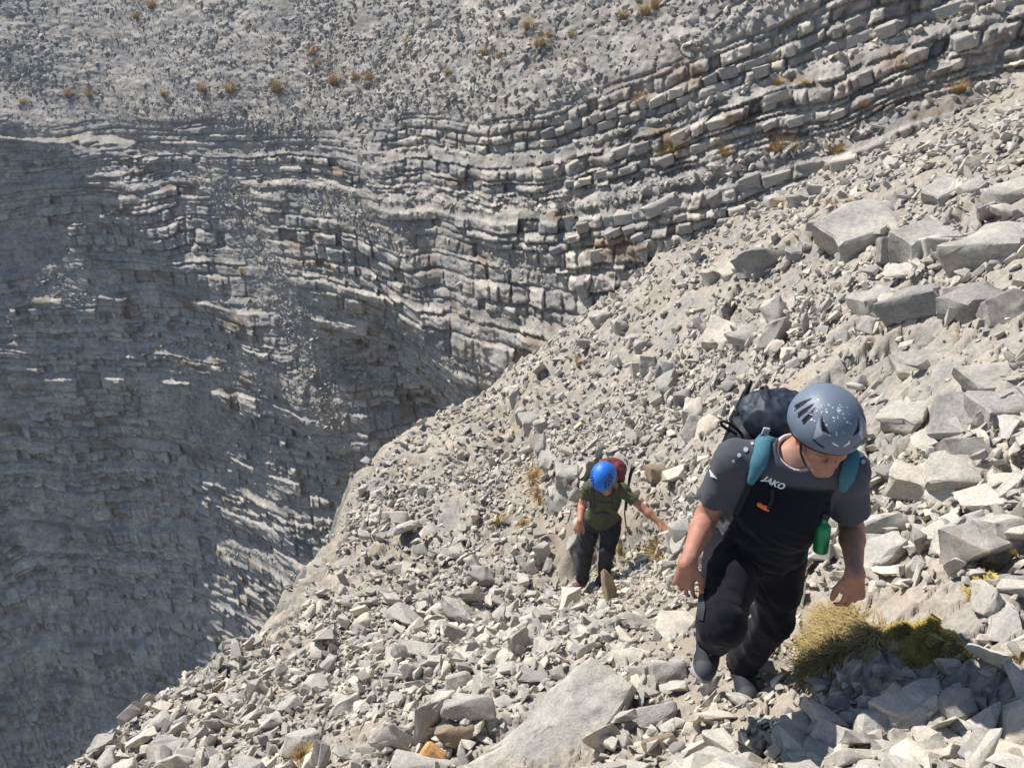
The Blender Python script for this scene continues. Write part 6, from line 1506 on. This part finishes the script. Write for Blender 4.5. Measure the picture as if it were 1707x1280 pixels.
for a in [(1040, 922, 38, 'green tufted grass at the woman\'s left knee, between her and the boulder'), (1100, 922, 44, 'bushy golden grass tuft under the boulder the woman leans on'), (1001, 955, 20, 'small green grass tuft between the woman\'s legs'),
          (832, 872, 30, 'round golden grass tuft on the scree, left one of the pair left of the woman'), (874, 876, 24, 'small golden grass tuft, right one of the pair left of the woman'), (893, 800, 46, 'long golden grass cushion beside the jointed block, upper of two'),
          (900, 828, 36, 'golden grass cushion beside the jointed block, lower of two'), (505, 1262, 40, 'tall dry grass tuft at the bottom edge in the left scree'), (1636, 1012, 44, 'wispy dry grass tuft under the moss patch at the right edge'),
          (1702, 1108, 34, 'dry grass tuft at the right edge beside the shaded stones'), (1696, 925, 18, 'tiny dry tuft at the right edge beside the tan cubic block'), (824, 925, 22, 'thin dry tuft in the middle of the scree left of the woman'),
          (1066, 738, 24, 'brown tuft in the outcrops above the woman'), (1500, 208, 46, 'long yellow grass strip at the top of the gravel slope, lower end'), (1520, 192, 44, 'long yellow grass strip at the top of the gravel slope, middle'), (1536, 178, 38, 'long yellow grass strip at the top of the gravel slope, upper end'), (1480, 222, 34, 'yellow grass tuft just left of the long grass strip'),
          (1254, 343, 26, 'golden tuft on the gravel bank, leftmost of four'), (1302, 345, 24, 'golden tuft on the gravel bank, second of four from the left'), (1385, 345, 28, 'golden tuft on the gravel bank, third of four from the left'), (1420, 340, 22, 'golden tuft on the gravel bank, rightmost of four'),
          (965, 605, 18, 'thin brown tuft on the rubble slope behind the hikers'), (1592, 765, 18, 'small round brownish tuft on the slabs right of the helmet'), (775, 1172, 16, 'tiny dry tuft beside the dark grey rounded boulder')]:
    put_tuft(a[0], a[1], a[2], 'h', a[3], G1, green='green' in a[3])
for i, (u, v, s) in enumerate([(465, 150, 34), (385, 152, 24), (340, 152, 20), (275, 160, 18), (560, 138, 28), (595, 130, 18), (617, 133, 22), (115, 160, 20), (150, 158, 18), (40, 172, 16), (810, 90, 20), (748, 124, 18), (835, 96, 16), (901, 76, 26), (882, 46, 24), (918, 62, 18),
                            (1040, 28, 22), (1078, 22, 30), (1094, 12, 22), (955, 62, 20), (1070, 176, 30), (1126, 248, 34), (1106, 258, 22), (1210, 258, 26), (1300, 250, 30), (1322, 246, 24), (1395, 254, 26), (1297, 140, 18), (1438, 176, 16), (1598, 150, 24), (522, 90, 20), (528, 110, 18), (680, 74, 16), (1342, 140, 14), (850, 38, 14), (255, 12, 22), (230, 30, 18), (405, 455, 14), (330, 500, 12)]):
    band = 'on the rim of the left wall below the grey scree' if (u < 640 and v > 115) else 'on the grey scree at the top left' if u < 860 and v <= 124 else 'on the scree at the top centre' if v < 100 else 'dotting the stepped ledges at upper right'
    if u < 640 and v > 300: band = 'clinging to the shaded wall at left'
    put_tuft(u, v, s, 'c', 'small golden grass tuft ' + band, 'grass tufts ' + band)
# big drooping clump and moss cushion beside the man's hand
def clump(name, outline, label, cat, mat, nb, blade, dome, seed, droop, leafy=False):
    """cushion over an area of ground: an uneven mound covered with blades or leaflets"""
    rg_ = np.random.default_rng(seed); us = [p[0] for p in outline]; vs_ = [p[1] for p in outline]
    ctr = hit(sum(us) / len(us), sum(vs_) / len(vs_)); o = empty(name, ctr); tag(o, label, cat)
    S = []
    while len(S) < nb:
        u, v = rg_.uniform(min(us), max(us), nb), rg_.uniform(min(vs_), max(vs_), nb); m = in_poly(u, v, outline); S += list(zip(u[m], v[m]))
    S = np.array(S[:nb])
    # ground grid for hits (coarse, interpolated)
    gu, gv = np.linspace(min(us), max(us), 9), np.linspace(min(vs_), max(vs_), 7); G = np.array([[np.array(hit(a, b)) for b in gv] for a in gu])
    fu = np.clip((S[:, 0] - gu[0]) / (gu[1] - gu[0]), 0, 7.999); fv = np.clip((S[:, 1] - gv[0]) / (gv[1] - gv[0]), 0, 5.999); i, j = fu.astype(int), fv.astype(int); fu, fv = (fu - i)[:, None], (fv - j)[:, None]
    B_ = G[i, j] * (1 - fu) * (1 - fv) + G[i + 1, j] * fu * (1 - fv) + G[i, j + 1] * (1 - fu) * fv + G[i + 1, j + 1] * fu * fv
    edge = np.full(len(S), 1e9)
    for a, b in zip(outline, outline[1:] + outline[:1]):
        a, b = np.array(a), np.array(b); d = b - a; t = np.clip(((S - a) @ d) / (d @ d), 0, 1); edge = np.minimum(edge, np.linalg.norm(S - a - t[:, None] * d, axis=1))
    hgt = dome * np.sqrt(np.clip(edge / (0.5 * edge.max()), 0, 1)) * (0.75 + 0.5 * noise2(S[:, 0] / 16, S[:, 1] / 16, seed)) * (1 + 0.25 * noise2(S[:, 0] / 6, S[:, 1] / 6, seed + 1))
    B_[:, 2] += hgt
    V, Fq, tip, rn = [], [], [], []
    down = np.array(near_normal(ctr.x, ctr.y)); sl = unit(np.array((down[0], down[1], 0)) + 1e-6)
    for k in range(nb):
        p0 = B_[k] - np.array((0, 0, 0.03)); q = rg_.random(); L_ = blade * rg_.uniform(0.5, 1.15); a = rg_.uniform(0, 6.283); dh = unit(np.array((math.cos(a), math.sin(a), 0)) * 0.7 + droop * np.array((-0.45, -0.9, 0))); sd_ = np.array((-dh[1], dh[0], 0)); base = len(V)
        up_ = rg_.uniform(0.35, 1.0) if not leafy else rg_.uniform(0.1, 1.0)
        ks = (0, 0.4, 0.75, 1.0) if not leafy else (0, 0.5, 1.0)
        for m_, s in enumerate(ks):
            pp = p0 + dh * L_ * (0.25 * s + 0.6 * s * s) + np.array((0, 0, L_ * up_ * (s - (0.9 * droop + 0.15) * s * s)))
            w = (0.0032 if not leafy else 0.007) * (1 - 0.85 * s) if not leafy else 0.006 * (1 - abs(2 * s - 0.9))
            w = max(w, 0.0005); V += [pp - sd_ * w, pp + sd_ * w]; tip += [s, s]; rn += [q, q]
            if m_: Fq.append([base + 2 * m_ - 2, base + 2 * m_ - 1, base + 2 * m_ + 1, base + 2 * m_])
    me = mesh_np('foliage', np.array(V) - np.array(ctr), np.array(Fq), False); fattr(me, 'tip', np.array(tip)); fattr(me, 'rnd', np.array(rn)); me.materials.append(mat)
    lf = bpy.data.objects.new('foliage', me); col.objects.link(lf); lf.parent = o
    # dark peaty core under the foliage
    gu, gv = np.linspace(min(us), max(us), 26), np.linspace(min(vs_), max(vs_), 20); GU, GV = np.meshgrid(gu, gv, indexing='ij'); ins_ = in_poly(GU.ravel(), GV.ravel(), outline).reshape(GU.shape)
    D = np.full(GU.size, 1e9); Q = np.stack([GU.ravel(), GV.ravel()], -1)
    for a, b in zip(outline, outline[1:] + outline[:1]):
        a, b = np.array(a), np.array(b); d = b - a; t = np.clip(((Q - a) @ d) / (d @ d), 0, 1); D = np.minimum(D, np.linalg.norm(Q - a - t[:, None] * d, axis=1))
    D = D.reshape(GU.shape) * np.where(ins_, 1, -1); hg = dome * np.sqrt(np.clip(D / (0.5 * edge.max()), 0, 1)) * (0.75 + 0.5 * noise2(GU / 16, GV / 16, seed)) - 0.02 - 0.05 * (D < 0)
    PV = np.array([np.array(hit(a, b)) for a, b in zip(GU.ravel(), GV.ravel())]); PV[:, 2] += hg.ravel()
    me = mesh_np('root_mound', PV - np.array(ctr), grid_faces(26, 20)); me.materials.append(M['peat']); rm = bpy.data.objects.new('root_mound', me); col.objects.link(rm); rm.parent = o
    return o
M['peat'] = simple_mat('peaty_roots', (0.11, 0.08, 0.04), 0.95, 0.1, 0.4, 60, bump=0.8, bump_scale=120)
clump('grass_clump', [(1362, 1030), (1395, 1018), (1440, 1040), (1490, 1048), (1470, 1075), (1420, 1085), (1375, 1125), (1345, 1140), (1330, 1120), (1345, 1075)], 'large drooping clump of dry grass at the man\'s left hand', 'grass', M['clump_grass'], 3600, 0.13, 0.06, 811, 0.45)
clump('grass_clump', [(1372, 1022), (1400, 1012), (1445, 1034), (1400, 1050), (1372, 1045)], 'wispy straw coloured grass growing out of the top of the large drooping clump', 'grass', M['clump_grass'], 420, 0.12, 0.05, 815, 0.3)
clump('moss_cushion', [(1470, 1052), (1500, 1045), (1535, 1030), (1575, 1045), (1600, 1072), (1625, 1092), (1590, 1098), (1555, 1110), (1520, 1108), (1490, 1082)], 'yellow green moss cushion below the man\'s left hand, half in shadow', 'moss', M['moss'], 15000, 0.026, 0.075, 821, 0.2, leafy=True)
clump('moss_cushion', [(1605, 985), (1625, 965), (1655, 955), (1668, 968), (1650, 985), (1622, 998)], 'small green moss patch on the slabs near the right edge', 'moss', M['moss'], 3000, 0.024, 0.04, 831, 0.2, leafy=True)
clump('moss_cushion', [(1632, 940), (1660, 930), (1672, 945), (1650, 958)], 'small brown moss patch just above the green one near the right edge', 'moss', M['dry_grass'], 1400, 0.024, 0.03, 841, 0.2, leafy=True)
for o in list(bpy.data.objects):
    if '_base' in o: del o['_base']
# ------------------------------------------------------------------ mountain air
me = bpy.data.meshes.new('haze'); bm = bmesh.new(); bmesh.ops.create_cube(bm, size=1.0); bm.to_mesh(me); bm.free()
hz = bpy.data.objects.new('haze', me); col.objects.link(hz); hz.location = (-8, 22, -11); hz.scale = (130, 120, 44); tag(hz, kind='stuff')
hm = bpy.data.materials.new('mountain_haze'); hm.use_nodes = True; hn = hm.node_tree; hn.nodes.clear()
ho = hn.nodes.new('ShaderNodeOutputMaterial'); hv = hn.nodes.new('ShaderNodeVolumePrincipled')
hv.inputs['Color'].default_value = (0.72, 0.82, 1.0, 1); hv.inputs['Density'].default_value = 0.0009; hv.inputs['Anisotropy'].default_value = 0.2
hn.links.new(hv.outputs[0], ho.inputs['Volume']); me.materials.append(hm)
